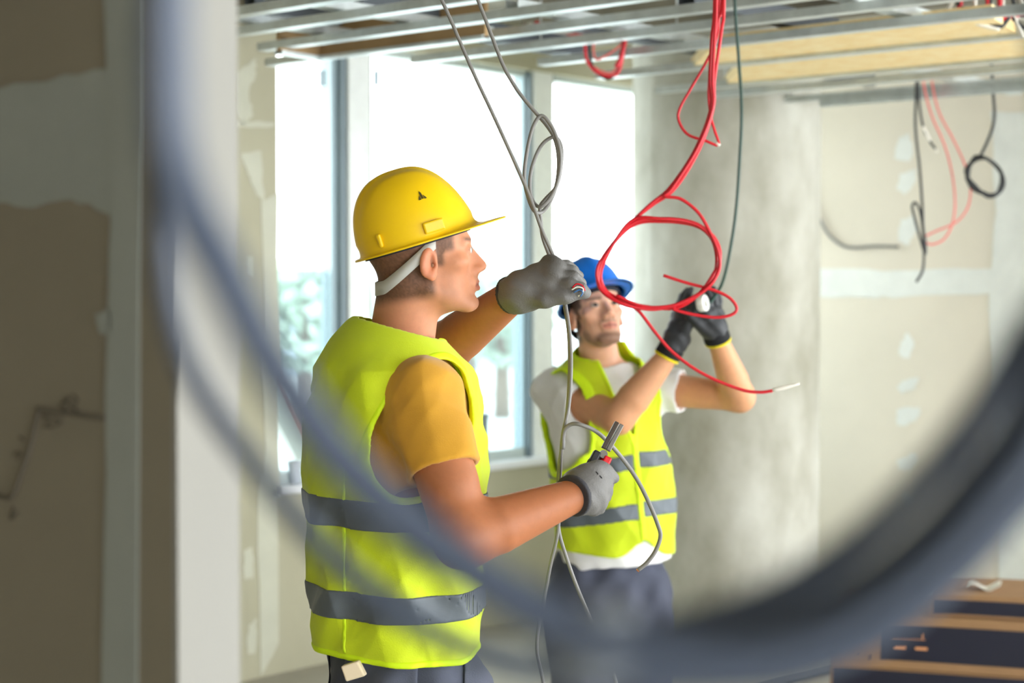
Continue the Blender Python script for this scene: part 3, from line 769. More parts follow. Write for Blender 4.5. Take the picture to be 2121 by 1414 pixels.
def binding(up, outer, cut, one, bb, h, parent, wd=.012):
    def f(P):
        q = up(P); return smax(shell(outer(q) - .003, .016), smax(cut(P, q) - .0015, -wd - one(P, q), .003), .004)
    v, Q = sdf_mesh(f, *bb, h, smooth=3)
    # keep the largest connected piece
    lab = np.arange(len(v))
    for _ in range(400):
        m = lab[Q].min(1); new = lab.copy()
        for k in range(4): np.minimum.at(new, Q[:, k], m)
        new = new[new]
        if (new == lab).all(): break
        lab = new
    u, n = np.unique(lab[Q[:, 0]], return_counts=True)
    Q = Q[lab[Q[:, 0]] == u[n.argmax()]]; use = np.unique(Q); mp = np.zeros(len(v), int); mp[use] = np.arange(len(use))
    mesh_obj('edge_binding', v[use], mp[Q], M_vtrim, parent)
lo1, hi1 = bb1
for one, bb in ((lambda P, q: hem1(q), (lo1, (hi1[0], hi1[1], 1.0))), (lambda P, q: -neckhole1(P) + .004, ((lo1[0], lo1[1], 1.42), hi1)), (lambda P, q: -armhole1(q, 1), ((lo1[0], lo1[1], 1.18), (hi1[0], 3.36, 1.6)))):
    binding(up1, vest_outer1, vest_cut1, one, bb, .0036, vo)
for z0, z1 in ((1.188, 1.244), (1.016, 1.070)):
    def band(P, z0=z0, z1=z1):
        q = up1(P); z = q[:, 2] + .02 * (q[:, 0] - .0); return np.maximum(np.maximum(shell(vest_outer1(q) - .0028, .006), np.maximum(z - z1, z0 - z)), vest_cut1(P, q) + .008)
    v, Q = sdf_mesh(band, (bb1[0][0], bb1[0][1], z0 - .02), (bb1[1][0], bb1[1][1], z1 + .02), .0036, smooth=1)
    mesh_obj('reflective_band', v, Q, M_reflect, vo)
def seam(P):
    q = up1(P); return np.maximum(np.maximum(shell(vest_outer1(q) - .0022, .008), np.abs(P[:, 0] - F32((716 - IMG_W / 2) / FPX * 3.27)) - .0035), np.maximum(vest_cut1(P, q) + .01, P[:, 1] - F32(3.4)))
v, Q = sdf_mesh(seam, bb1[0], (bb1[0][0] + .32, bb1[1][1], 1.30), .0036, smooth=1); mesh_obj('side_seam', v, Q, M_vtrim, vo)
# trousers
hipc = at(846, HOR, 3.36); hipc[2] = 0
LT1 = [(.70, 0, 0, .195, .172), (.80, 0, 0, .190, .168), (.88, -.0, 0, .172, .150), (.92, -.01, -.012, .160, .136), (.98, -.02, -.02, .150, .125)]
TRF1 = F1
legs1 = [(hipc + T1[:, 0] * .10 * s + F1 * .0, hipc + T1[:, 0] * .115 * s + F1 * .02, hipc + T1[:, 0] * .12 * s - F1 * .02) for s in (1, -1)]
def trousers(P, hc, M, LT, legs, top):
    q = loc(P, hc, M); d = smax(smax(loft(q, LT), q[:, 2] - top, .008), .74 - q[:, 2] - .04, .03)
    for a, k, b2 in legs:
        e = chain(P, [V3(a[0], a[1], .80), V3(k[0], k[1], .48), V3(b2[0], b2[1], .12)], [.105, .085, .074]); d = smin(d, e, .05)
    w = .004 * wav(P, (50, 20, 18), .4) + .0035 * wav(P, (-25, 45, 40), 1.2) + .003 * wav(P, (70, 0, -35), 2.2)
    return smax(d + w, .055 - P[:, 2], .01)
v, Q = sdf_mesh(lambda P: trousers(P, hipc, T1, LT1, legs1, .965), (hipc[0] - .35, 3.0, .03), (hipc[0] + .35, 3.75, 1.0), .0065, smooth=2)
tro = mesh_obj('work_trousers', v, Q, M_trouser, p1)
def pocket(hc, M, LT, legs, top, xa, xb, za, zb, h=.004, bul=.005, edge=None):
    def f(P):
        d = trousers(P, hc, M, LT, legs, top) - bul
        return np.maximum(np.maximum(shell(d, .012), np.maximum(xa - P[:, 0], P[:, 0] - xb)), np.maximum(za - P[:, 2], P[:, 2] - zb - (0 if edge is None else edge * (P[:, 0] - xa))))
    return sdf_mesh(f, (xa - .03, hc[1] - .35, za - .03), (xb + .03, hc[1] + .02, zb + .04), h, smooth=1)
xx = lambda px, D: (px - IMG_W / 2) / FPX * D
zz = lambda py, D: CAM_Z - (py - HOR) / FPX * D
v, Q = pocket(hipc, T1, LT1, legs1, .965, xx(706, 3.2), xx(864, 3.2), .74, zz(1378, 3.2), edge=.07); mesh_obj('back_pocket', v, Q, M_pocket, tro)
v, Q = pocket(hipc, T1, LT1, legs1, .965, xx(958, 3.2), xx(1046, 3.25), .74, zz(1392, 3.2), edge=.06); mesh_obj('side_pocket', v, Q, M_pocket, tro)
v, Q = pocket(hipc, T1, LT1, legs1, .965, xx(655, 3.3), xx(672, 3.3), .74, zz(1368, 3.3), edge=0); mesh_obj('side_pocket', v, Q, M_pocket, tro)
a = at(712, 1384, 3.185); b_ = at(750, 1388, 3.19)
MB().prism([at(705, 1380, 3.185), at(740, 1369, 3.185), at(756, 1400, 3.19), at(716, 1412, 3.19)], V3(.004, .018, 0)).build('rule_end', mat('pale_wood', (226, 208, 176), .7), tro, bevel=.003)
boots(p1, [V3(l[2][0], l[2][1], 0) for l in legs1], F1)
# gloves: far hand pinching the cable
mcpL = pts((1140, 590, 3.350), (1148, 571, 3.350), (1149, 556, 3.365), (1142, 547, 3.390))
finL = [pts((1180, 588, 3.330), (1205, 594, 3.332), (1216, 606, 3.345)), pts((1187, 573, 3.343), (1203, 586, 3.37), (1200, 603, 3.39)),
        pts((1184, 559, 3.365), (1199, 572, 3.40), (1194, 592, 3.42)), pts((1172, 549, 3.395), (1188, 560, 3.43), (1184, 580, 3.44))]
thL = pts((1092, 616, 3.365), (1130, 619, 3.338), (1168, 615, 3.330), (1200, 609, 3.336))
def gloveL(P): return smin(hand_sdf(P, at(1082, 604, 3.375), .045, mcpL, finL, thL), chain(P, [at(1054, 613, 3.405), at(1085, 604, 3.375)], [.0375, .036]), .012)
def cutglove(f, w, dirv): return lambda P: np.maximum(f(P), (w.astype(F32) - P) @ unit(dirv).astype(F32))
wl = at(1058, 611, 3.40); dl = at(1085, 604, 3.375) - at(1054, 613, 3.405)
v, Q = sdf_mesh(cutglove(lambda P: gloveL(P) + .0012 * wav(P, (120, 60, 160), .3), wl, dl), wl + V3(-.06, -.14, -.09), wl + V3(.20, .12, .10), .0026, smooth=2)
gl = mesh_obj('work_glove', v, Q, M_gloveg, p1); gl['label'] = 'grey glove pinching the cable ends'
def ringband(a, b2, r0, r1, h=.0026):
    ax = unit(b2 - a)
    f = lambda P: np.maximum(np.maximum(rc(P, a - ax * .05, b2 + ax * .05, r0 + 0, r1), (a.astype(F32) - P) @ ax.astype(F32)), (P - b2.astype(F32)) @ ax.astype(F32))
    m = (a + b2) / 2; return sdf_mesh(f, m - .09, m + .09, h, smooth=1)
v, Q = ringband(wl - unit(dl) * .006, wl + unit(dl) * .004, .0375, .0375); mesh_obj('cuff_hem', v, Q, M_gloved, gl)
# near hand closed round the pliers
mcpR = pts((1238, 978, 3.265), (1246, 998, 3.270), (1243, 1022, 3.268), (1232, 1046, 3.255))
finR = [pts((1254, 982, 3.305), (1240, 990, 3.345), (1218, 994, 3.345)), pts((1259, 1004, 3.312), (1243, 1012, 3.352), (1220, 1014, 3.35)),
        pts((1254, 1028, 3.310), (1238, 1034, 3.348), (1217, 1034, 3.345)), pts((1242, 1052, 3.295), (1228, 1054, 3.33), (1212, 1050, 3.328))]
thR = pts((1200, 990, 3.238), (1230, 973, 3.250), (1255, 976, 3.275), (1270, 989, 3.290))
wr = at(1188, 1026, 3.205); dr = at(1215, 1014, 3.235) - at(1185, 1028, 3.20)
def gloveR(P): return smin(hand_sdf(P, at(1206, 1018, 3.228), .048, mcpR, finR, thR), chain(P, [at(1182, 1029, 3.20), at(1208, 1017, 3.23)], [.0395, .039]), .012)
v, Q = sdf_mesh(cutglove(lambda P: gloveR(P) + .0010 * wav(P, (110, 80, 150), .3), wr, dr), wr + V3(-.08, -.12, -.10), wr + V3(.15, .22, .10), .0026, smooth=2)
gr = mesh_obj('work_glove', v, Q, M_gloveg, p1); gr['label'] = 'grey glove gripping the pliers'
v, Q = ringband(wr - unit(dr) * .006, wr + unit(dr) * .004, .0400, .0400); mesh_obj('cuff_hem', v, Q, M_gloved, gr)

for k, L in enumerate((((1233, 974), (1238, 979), (1232, 983)), ((1241, 982), (1246, 988)), ((1238, 996), (1243, 1003), (1238, 1008), (1234, 1002), (1238, 996)), ((1239, 1014), (1237, 1022)), ((1235, 1026), (1241, 1030), (1235, 1033)), ((1233, 1040), (1238, 1045)))):
    def gp(P, L=L):
        d = gloveR(P) + .0010 * wav(P, (110, 80, 150), .3) - .0012
        dd = np.min([rc(P * np.array([1, .05, 1], F32), at(*L[i], 3.24) * V3(1, .05, 1), at(*L[i + 1], 3.24) * V3(1, .05, 1), .0014, .0014) for i in range(len(L) - 1)], 0)
        return np.maximum(np.maximum(d, -(d + .003)), np.maximum(dd, P[:, 1] - F32(3.285)))
    m = at(*L[1], 3.24)
    try:
        v, Q = sdf_mesh(gp, m - V3(.014, .07, .014), m + V3(.014, .06, .014), .0014, smooth=1, B=6); mesh_obj('glove_print', v, Q, M_cuffb, gr)
    except ValueError: pass

# ================================================================== worker in the blue hard hat
Y2 = 5.33
p2 = empty('person', (at(1268, HOR, Y2)[0], Y2, 0), 'worker in white shirt and blue hard hat holding black cable with raised arms', 'person')
o2 = at(1262, HOR, Y2); o2[2] = 0
F2 = unit([.16, -.987, 0]); T2 = frame(F2)          # x = own right = picture left
# loft rows in own frame; hips lean to the picture's right
L2 = [(.70, -.022, 0, .176, .135), (.80, -.022, 0, .182, .140), (.95, -.016, 0, .185, .142), (1.10, -.004, 0, .190, .148), (1.22, .012, 0, .196, .150), (1.30, .018, 0, .194, .142),
      (1.36, .018, .005, .170, .120), (1.40, .020, .01, .130, .098), (1.435, .022, .015, .090, .078), (1.48, .02, .02, .06, .06)]
hy2 = math.radians(18); HF2 = V3(math.sin(hy2), -math.cos(hy2), 0); H2 = frame(HF2, pitch=math.radians(18), roll=math.radians(5))
hc2 = at(1235, 658, 5.24)
S2R, E2R, W2R = at(1150, 808, 5.36), at(1280, 866, 5.12), at(1388, 730, 5.10)
S2L, E2L, W2L = at(1374, 806, 5.34), at(1532, 822, 5.24), at(1487, 704, 5.08)
NB2, NT2 = at(1247, 775, 5.35), hc2 + H2 @ V3(0, -.028, -.035)
def up2(P): return loc(P, o2, T2)
def body2(P):
    d = head_near(loc(P, hc2, H2))
    d = smin(d, rc(P, NB2, NT2, .064, .056), .018)
    q = up2(P); d = smin(d, smax(smax(loft(q, L2) + .030, q[:, 2] - 1.42, .03), .90 - q[:, 2], .02), .025)
    d = smin(d, arm(P, S2R, E2R, W2R, .055, .044, .050, .030), .02)
    d = smin(d, arm(P, S2L, E2L, W2L, .053, .042, .047, .030), .02)
    return d
v, Q = sdf_mesh(body2, (at(1090, 600, 5.3)[0], 4.95, .72), (at(1580, 600, 5.3)[0], 5.56, 1.75), .0034, smooth=2)
q = loc(v.astype(F32), hc2, H2)
c = head_cols(q, lin(234, 182, 152), lin(58, 46, 38), lin(206, 118, 108), .85, .60, .85)
far = np.linalg.norm(q, axis=1) > .165; c[far] = np.array(lin(212, 156, 116))
mesh_obj('body', v, Q, M_skin2, p2, cols=c)
for s in (1, -1): eyeball(p2, hc2, H2, s, (.06, 1, .02))
Hh2 = frame(HF2, pitch=math.radians(25), roll=math.radians(7))
hatc2 = hc2 + H2 @ V3(0, -.006, .052)
hard_hat(p2, hatc2, Hh2, M_hatb, M_banddark, False, peak=.045)
def neckhole2(P): return rc(P, NB2 + V3(0, -.015, .004), NT2, .068, .072)
def shirt2(P):
    q = up2(P); d = smax(loft(q, L2) + .020 - .013 * sstep(-q[:, 2], -.95, -.86), .796 - .08 * q[:, 0] - q[:, 2], .004) + torso_folds(q, .004)
    d = smax(d, q[:, 2] - 1.415, .01)
    s1, c1 = sleeve(P, S2R, E2R, .48, .077, .070); s2, c2 = sleeve(P, S2L, E2L, .27, .070, .068)
    d = smin(d, smax(s1, c1, .007), .045); d = smin(d, smax(s2, c2, .007), .045)
    d = d + creases(q * F32(1.3), .0026)
    d = smax(d, -smax(chain(P, [S2R, E2R], [.062, .057]), -(c1 + .02), .004), .004)
    d = smax(d, -smax(chain(P, [S2L, E2L], [.060, .056]), -(c2 + .02), .004), .004)
    return smax(d, -neckhole2(P), .004)
bb2 = ((at(1090, 600, 5.3)[0], 5.0, .72), (at(1440, 600, 5.3)[0], 5.60, 1.48))
v, Q = sdf_mesh(shirt2, *bb2, .0045, smooth=2); mesh_obj('t_shirt', v, Q, M_whitec, p2)
def vest_outer2(q):
    fl = .0035 * wav(q, (30, 6, 5), .2) + .003 * wav(q, (55, 0, 9), 1.1) + .003 * wav(q, (18, 12, -24), .4)
    return loft(q, L2) - .004 - .006 * sstep(q[:, 2], 1.26, 1.36) + (fl + creases(q, .0034)) * sstep(1.40 - q[:, 2], 0, .1)
def arm2(q, side):
    x = q[:, 0] * side; yc, zc, ry, rz = (.045, 1.235, .105, .155) if side > 0 else (-.0, 1.26, .10, .13)
    k = np.sqrt(((q[:, 1] - yc) / ry) ** 2 + ((q[:, 2] - zc) / rz) ** 2)
    return smax((k - 1) * .11, (.085 if side > 0 else .135) - x, .01)
def front2(q): return q[:, 0] - (-.030 - (1.28 - q[:, 2]) * .11)          # signed run from the front opening
def vneck2(q):
    s = np.abs(front2(q) + .0) - .075 * (q[:, 2] - 1.19) / .25; return np.maximum(s * .9, -(q[:, 1]))
def vcut2(P, q):
    f2 = front2(q); hem = .826 + .11 * q[:, 0] * (f2 > 0) + .055 * np.exp(-(f2 / .05) ** 2) * (q[:, 1] > 0) - q[:, 2]
    c = np.maximum(-arm2(q, 1), -arm2(q, -1)); c = np.maximum(c, -neckhole2(P) + .004); c = np.maximum(c, -vneck2(q))
    return np.maximum(c, hem)
def vest2(P): q = up2(P); return smax(shell(vest_outer2(q), .012), vcut2(P, q), .004)
v, Q = sdf_mesh(vest2, *bb2, .0038, smooth=3); vo2 = mesh_obj('safety_vest', v, Q, M_vest, p2)
lo2, hi2 = bb2
def rim2(P, q): return np.where(np.maximum(-arm2(q, 1), -arm2(q, -1)) > -.02, -1, vcut2(P, q))
binding(up2, vest_outer2, vcut2, rim2, bb2, .0038, vo2)
for s in (1, -1): binding(up2, vest_outer2, vcut2, lambda P, q, s=s: -arm2(q, s), ((lo2[0], lo2[1], 1.0), hi2), .0038, vo2)
def frontstrip(P):
    q = up2(P); f2 = front2(q); return smax(smax(shell(vest_outer2(q) - .0045, .010), smax(np.abs(f2 + .004) - .010, -q[:, 1], .003), .003), vcut2(P, q) + .003, .003)
v, Q = sdf_mesh(frontstrip, (lo2[0] + .10, lo2[1], lo2[2]), (hi2[0] - .04, 5.36, hi2[2]), .0038, smooth=2); mesh_obj('front_binding', v, Q, M_vtrim, vo2)
for zc in (1.118, .968):
    def band(P, zc=zc):
        q = up2(P); f2 = front2(q); z = q[:, 2] - zc + np.where(f2 > -.004, .16 * np.clip(q[:, 0] + .03, 0, 1), -.02) + .012 * (f2 < 0)
        return np.maximum(np.maximum(shell(vest_outer2(q) - .003, .007), np.abs(z) - .0245), np.maximum(vcut2(P, q) + .010, .008 - np.abs(f2 + .004)))
    v, Q = sdf_mesh(band, (bb2[0][0], bb2[0][1], zc - .12), (bb2[1][0], bb2[1][1], zc + .08), .0042, smooth=1)
    mesh_obj('reflective_band', v, Q, M_reflect, vo2)
hip2 = at(1263, HOR, 5.34); hip2[2] = 0
LT2 = [(.60, 0, 0, .185, .140), (.70, 0, 0, .182, .138), (.78, 0, 0, .164, .122), (.82, 0, 0, .154, .114)]
legs2 = [(hip2 + T2[:, 0] * .088 * s, hip2 + T2[:, 0] * .10 * s + F2 * .03, hip2 + T2[:, 0] * .11 * s - F2 * .03) for s in (1, -1)]
def trou2(P): return trousers(P - np.array([0, 0, -.10], F32) * 1.0, hip2, T2, [(z + .10, a, b2, c_, d_) for z, a, b2, c_, d_ in LT2], [l for l in legs2], .822 + .10)
def trou2c(P): return smax(trou2(P), .055 - P[:, 2], .01)
v, Q = sdf_mesh(trou2c, (hip2[0] - .35, 5.05, .03), (hip2[0] + .35, 5.68, .90), .0065, smooth=2)
tro2 = mesh_obj('work_trousers', v, Q, M_trouser, p2)
def pk2(P):
    d = trou2c(P) - .006; return np.maximum(np.maximum(shell(d, .014), np.maximum(xx(1146, 5.25) - P[:, 0], P[:, 0] - xx(1222, 5.2))), np.maximum(.30 - P[:, 2], P[:, 2] - zz(1372, 5.2)))
v, Q = sdf_mesh(pk2, (xx(1130, 5.3), 5.05, .26), (xx(1240, 5.2), 5.33, .56), .0045, smooth=1); pko = mesh_obj('cargo_pocket', v, Q, M_pocket, tro2)
boots(p2, [V3(l[2][0], l[2][1], 0) for l in legs2], F2)
# black gloves
def glove2(w, d, mcp, fin, th, base, r):
    f = lambda P: smin(hand_sdf(P, base, .042, mcp, fin, th), chain(P, [w - unit(d) * .03, base], [r, r]), .012) + .0012 * wav(P, (140, 60, 150), .3)
    v, Q = sdf_mesh(cutglove(f, w, d), w + V3(-.16, -.14, -.06), w + V3(.16, .14, .25), .0028, smooth=2)
    g = mesh_obj('work_glove', v, Q, M_gloveb, p2)
    v, Q = ringband(w + unit(d) * .002, w + unit(d) * .032, r + .0028, r + .0028); mesh_obj('knit_cuff', v, Q, M_cuffb, g)
    v, Q = ringband(w - unit(d) * .005, w + unit(d) * .0025, r + .0030, r + .0030); mesh_obj('cuff_hem', v, Q, M_cuffy, g)
    return g
wA = at(1381, 738, 5.102); bA = at(1402, 700, 5.095)
g1 = glove2(wA, bA - wA, pts((1420, 658, 5.075), (1413, 650, 5.095), (1407, 650, 5.118), (1403, 657, 5.138)),
       [pts((1430, 630, 5.06), (1440, 616, 5.055)), pts((1421, 618, 5.085), (1431, 600, 5.08)), pts((1413, 618, 5.11), (1423, 601, 5.105)), pts((1406, 630, 5.135), (1413, 612, 5.13))],
       pts((1413, 690, 5.07), (1428, 668, 5.05), (1438, 645, 5.045), (1444, 630, 5.045)), bA, .0365)
g1['label'] = 'black glove nearer the face'
wB = at(1487, 706, 5.082); bB = at(1478, 676, 5.065)
g2 = glove2(wB, bB - wB, pts((1463, 654, 5.04), (1471, 648, 5.055), (1480, 646, 5.075), (1487, 650, 5.095)),
       [pts((1459, 625, 5.03), (1452, 610, 5.03)), pts((1470, 617, 5.045), (1465, 600, 5.045)), pts((1481, 616, 5.07), (1477, 599, 5.065)), pts((1489, 625, 5.095), (1486, 608, 5.09))],
       pts((1462, 684, 5.05), (1444, 668, 5.04), (1430, 655, 5.035), (1421, 648, 5.035)), bB, .0365)
g2['label'] = 'black glove beside the concrete column'
# ------------------------------------------------------------------ cables and wires
M_grey = mat('grey_cable_sheath', (128, 126, 122), 0.45, var=0.04, scale=20)
M_greyd = mat('dark_grey_sheath', (84, 88, 90), 0.45)
M_red = mat('red_insulation', (214, 22, 40), 0.4, spec=0.5)
M_redp = mat('pink_red_insulation', (232, 110, 104), 0.5)
M_black = mat('black_insulation', (26, 28, 30), 0.45)
M_dgreen = mat('dark_green_sheath', (16, 62, 50), 0.4)
M_copper = mat('copper', (220, 150, 112), 0.35, metal=0.8)
M_tin = mat('pale_wire_end', (236, 232, 220), 0.5)
M_coil = mat('blue_grey_cable', (76, 86, 104), 0.42, var=0.05, scale=6)
M_coill = mat('pale_tie_tape', (128, 134, 140), 0.6)
M_blue = mat('blue_insulation', (60, 110, 170), 0.4)
def P3(D, *xy): return [at(x, y, D) for x, y in xy]
def P3d(*xyd): return [at(*q) for q in xyd]
def cable(name, P, r, m, label, cat='cable', group=None, n=8, sides=8, root=None):
    o = tube(name, P, r, m, None, n, sides); return tag(o, label, cat, group)
def end(parent, P, r, m, name='bare_end'): tube(name, P, r, m, parent, n=3, sides=6)

topA = V3(*at(554, -795, 3.4)); topA[2] = SLAB
c1 = cable('grey_cable', [at(554, -795, 3.4)] + P3(3.40, (735, -395), (915, 0), (950, 80), (985, 160), (1018, 230), (1050, 300), (1088, 385), (1108, 436), (1124, 480), (1147, 533)) +
      P3d((1158, 570, 3.375), (1168, 606, 3.37), (1172, 635, 3.36), (1180, 690, 3.35), (1183, 760, 3.34), (1178, 840, 3.335), (1165, 905, 3.335), (1160, 985, 3.36), (1156, 1095, 3.37), (1140, 1170, 3.38),
          (1126, 1245, 3.40), (1112, 1340, 3.40), (1130, 1450, 3.40), (1150, 1750, 3.40), (1170, 2100, 3.40)) + [V3(.13, 3.4, .012), V3(.4, 3.5, .008)], .0036, M_grey,
      'thin grey cable running straight from the ceiling through the pinching glove', 'cable', 'grey cables held by the worker in yellow hard hat')
c2 = cable('grey_cable', [at(690, -780, 3.45)] + P3(3.43, (840, -390), (990, 0), (1015, 65), (1040, 130), (1058, 165), (1080, 198), (1112, 236), (1134, 262), (1150, 290), (1157, 330), (1154, 375), (1143, 410), (1124, 438)) +
      P3(3.415, (1106, 436), (1092, 402), (1086, 365), (1091, 318), (1101, 272), (1113, 246), (1124, 240), (1136, 252), (1149, 275), (1160, 312), (1160, 350), (1152, 385), (1138, 412), (1120, 428)) +
      P3(3.43, (1106, 420), (1098, 395), (1099, 360), (1109, 325), (1124, 298), (1144, 284), (1157, 290), (1164, 315), (1160, 360), (1150, 390), (1130, 412), (1119, 428), (1120, 455), (1124, 490), (1138, 530)) +
      P3d((1150, 570, 3.385), (1164, 606, 3.38), (1170, 635, 3.37), (1178, 690, 3.36), (1180, 760, 3.35), (1176, 840, 3.345), (1168, 900, 3.345), (1159, 960, 3.36), (1154, 1040, 3.375), (1158, 1100, 3.38),
          (1172, 1150, 3.38), (1195, 1215, 3.39), (1235, 1310, 3.40), (1275, 1410, 3.40), (1310, 1600, 3.40), (1330, 2000, 3.40)) + [V3(.27, 3.42, .012), V3(.5, 3.6, .008)], .0037, M_grey,
      'grey cable knotted into two hanging loops above the pinching glove', 'cable', 'grey cables held by the worker in yellow hard hat', n=6)
c3 = cable('grey_cable', P3d((1166, 930, 3.33), (1168, 895, 3.328), (1182, 879, 3.325), (1205, 880, 3.32), (1240, 897, 3.34), (1280, 938, 3.40), (1318, 990, 3.42), (1346, 1045, 3.42), (1362, 1085, 3.42), (1368, 1110, 3.42), (1358, 1140, 3.42), (1340, 1165, 3.42), (1322, 1180, 3.42)),
      .0042, M_grey, 'short grey cable tail bowing past the pliers to a copper end', 'cable', 'grey cables held by the worker in yellow hard hat')
end(c3, P3(3.42, (1323, 1179), (1320, 1182)), .0038, M_copper)
for k, (pp, m) in enumerate((([(1186, 596), (1194, 588), (1206, 591), (1212, 602)], M_red), ([(1184, 600), (1196, 594), (1208, 598), (1204, 610), (1197, 613)], M_tin), ([(1188, 606), (1200, 600), (1207, 606), (1202, 614)], M_blue))):
    end(c1, P3(3.318 - .002 * k, *pp), .0016, m, 'stripped_wire')

DR = 4.30
ringA = [(1300, 472), (1258, 522), (1239, 562), (1248, 600), (1288, 627), (1345, 638), (1400, 632), (1448, 608), (1478, 572), (1490, 532), (1478, 492), (1440, 464), (1372, 453), (1308, 464)]
ringB = [(1268, 508), (1246, 552), (1250, 592), (1278, 620), (1330, 636), (1396, 636), (1446, 612), (1474, 580), (1486, 540), (1476, 496), (1442, 468), (1372, 458), (1312, 468)]
def J(L, D, s): return [at(x + R_.uniform(-s, s), y + R_.uniform(-s, s), D + R_.uniform(-.008, .008)) for x, y in L]
rg = 'red wires of the hanging red coil'
w1 = cable('red_wire', P3d((1475, -620, 4.2), (1478, -300, 4.25)) + P3(DR, (1480, 0), (1474, 80), (1470, 165), (1472, 225), (1440, 310), (1388, 388), (1345, 425)) + J(ringA, DR, 3) + J(ringA, DR - .012, 5)[1:] + J(ringB[:6], DR, 4)[1:] +
      P3(DR, (1395, 640), (1430, 650), (1480, 657), (1514, 652), (1526, 638), (1510, 616), (1476, 600), (1420, 585), (1374, 570)), .0042, M_red,
      'red wire wound into the hanging ring with its free end inside the ring', 'wire', rg)
w2 = cable('red_wire', P3d((1510, -620, 4.2), (1504, -300, 4.25)) + P3(DR + .015, (1500, 0), (1495, 60), (1480, 165), (1477, 225), (1448, 310), (1398, 390), (1352, 424), (1310, 458)) + J(ringB, DR + .014, 3) + J(ringA[1:6], DR + .01, 5) +
      P3(DR + .01, (1300, 628), (1324, 645), (1360, 692), (1392, 728), (1436, 762), (1485, 788), (1540, 808), (1575, 812), (1600, 809)), .0042, M_red,
      'red wire whose tail leaves the ring down to a pale stripped tip', 'wire', rg)
end(w2, P3(DR + .01, (1600, 808), (1625, 802), (1656, 794)), [.005, .0062, .003], M_tin)
w3 = cable('red_wire', P3d((1500, -620, 4.22), (1492, -300, 4.27)) + P3(DR + .03, (1490, 0), (1484, 80), (1462, 130), (1430, 185), (1408, 225), (1406, 250), (1424, 278), (1460, 291), (1488, 300), (1480, 270), (1472, 240), (1468, 190), (1474, 120), (1488, 40), (1496, 0)) + P3d((1505, -300, 4.3), (1515, -620, 4.25)),
      .0036, M_red, 'red wire bent into a narrow pointed loop above the ring', 'wire', rg)
end(w3, P3(DR + .03, (1484, 297), (1491, 302)), .005, M_tin)
w4 = cable('red_wire', P3d((1490, -620, 4.22), (1488, -300, 4.27)) + P3(DR - .012, (1484, 0), (1480, 80), (1476, 165), (1476, 225), (1444, 308), (1392, 390), (1376, 406), (1410, 412), (1446, 440), (1470, 480), (1488, 522), (1489, 560), (1468, 592), (1430, 618), (1385, 634), (1330, 634), (1276, 612)),
      .0042, M_red, 'red wire bulging out at the upper right of the ring', 'wire', rg)
cable('green_cable', P3d((1515, -430, 4.9), (1520, -150, 4.95), (1522, 0, 4.98), (1530, 120, 5.0), (1536, 230, 5.0), (1532, 330, 5.0), (1524, 440, 5.0), (1510, 530, 5.01), (1498, 580, 5.02), (1486, 605, 5.03), (1470, 628, 5.03)), .0046, M_dgreen,
      'dark green cable dropping from the ceiling into the black gloves')
# roll held by the gloves
rc_ = at(1455, 628, 5.005); ax = unit([.85, -.5, .15]); a1 = unit(np.cross(ax, Z_)); a2 = np.cross(ax, a1); v, f = [], []
prof = [(-.011, .013), (-.011, .0225), (-.009, .024), (.009, .024), (.011, .0225), (.011, .013)]
for i in range(28):
    t = 2 * math.pi * i / 28
    for h, r in prof: v.append(rc_ + ax * h + (a1 * math.cos(t) + a2 * math.sin(t)) * r)
for i in range(28):
    for k in range(6): f.append((i * 6 + k, i * 6 + (k + 1) % 6, ((i + 1) % 28) * 6 + (k + 1) % 6, ((i + 1) % 28) * 6 + k))
tag(mesh_obj('tape_roll', v, f, mat('white_tape', (240, 240, 232), .5), None, True, rc_), 'small white tape roll held between the black gloves', 'tape')
# wires hanging at the right, in front of the cream wall
DW = 7.0; rgx = 'loose wires hanging before the cream wall'
def drop(px, y0, D): return at(px, y0, D)
cable('black_cable', P3(DW, (1898, 110), (1898, 180), (1896, 260), (1904, 340), (1910, 420), (1912, 470), (1917, 505), (1916, 525), (1905, 490), (1892, 440), (1890, 425), (1897, 420), (1906, 440), (1912, 480), (1914, 525), (1911, 560), (1898, 584)), .0056, M_black, 'black cable hanging in a long thin loop before the cream wall', 'cable', rgx)
k = cable('black_cable', P3(DW, (1900, 110), (1902, 180), (1906, 230), (1914, 268), (1928, 295), (1938, 308)), .0052, M_black, 'short black cable stub with a frayed pale tip', 'cable', rgx)
end(k, P3(DW, (1912, 262), (1920, 280), (1926, 292)), .0065, M_tin, 'white_sleeve'); end(k, P3(DW, (1936, 305), (1941, 316)), .004, M_tin)
cable('red_wire', P3(DW, (1912, 130), (1914, 180), (1930, 240), (1956, 300), (1972, 360), (1978, 420), (1972, 465), (1955, 495), (1930, 506), (1914, 500)), .0040, M_redp, 'pale red wire curving left of the black cable ring', 'wire', rgx)
cable('red_wire', P3(DW + .05, (1928, 130), (1932, 180), (1946, 235), (1975, 290), (2000, 345), (2010, 390), (2004, 430), (1980, 460), (1940, 478), (1914, 490)), .0040, M_redp, 'pale red wire passing behind the black cable ring', 'wire', rgx)
cr_ = [(2040 + 36 * math.cos(t) + 4 * math.cos(3 * t + j), 366 + 40 * math.sin(t + .3) + 3 * math.sin(2 * t + j)) for j in (0, 1.3, 2.4) for t in np.linspace(-2.1, 4.1, 14)]
cable('black_cable', P3(DW - .05, (2053, 100), (2056, 180), (2060, 230), (2056, 265), (2040, 305), (2026, 330)) + [at(x, y, DW - .05 + R_.uniform(-.012, .012)) for x, y in cr_], .0066, M_black, 'thick black cable coiled into a ring before the cream wall', 'cable', rgx, n=4)
wc = hit(1693, 440, pR + nR * .02, nR)
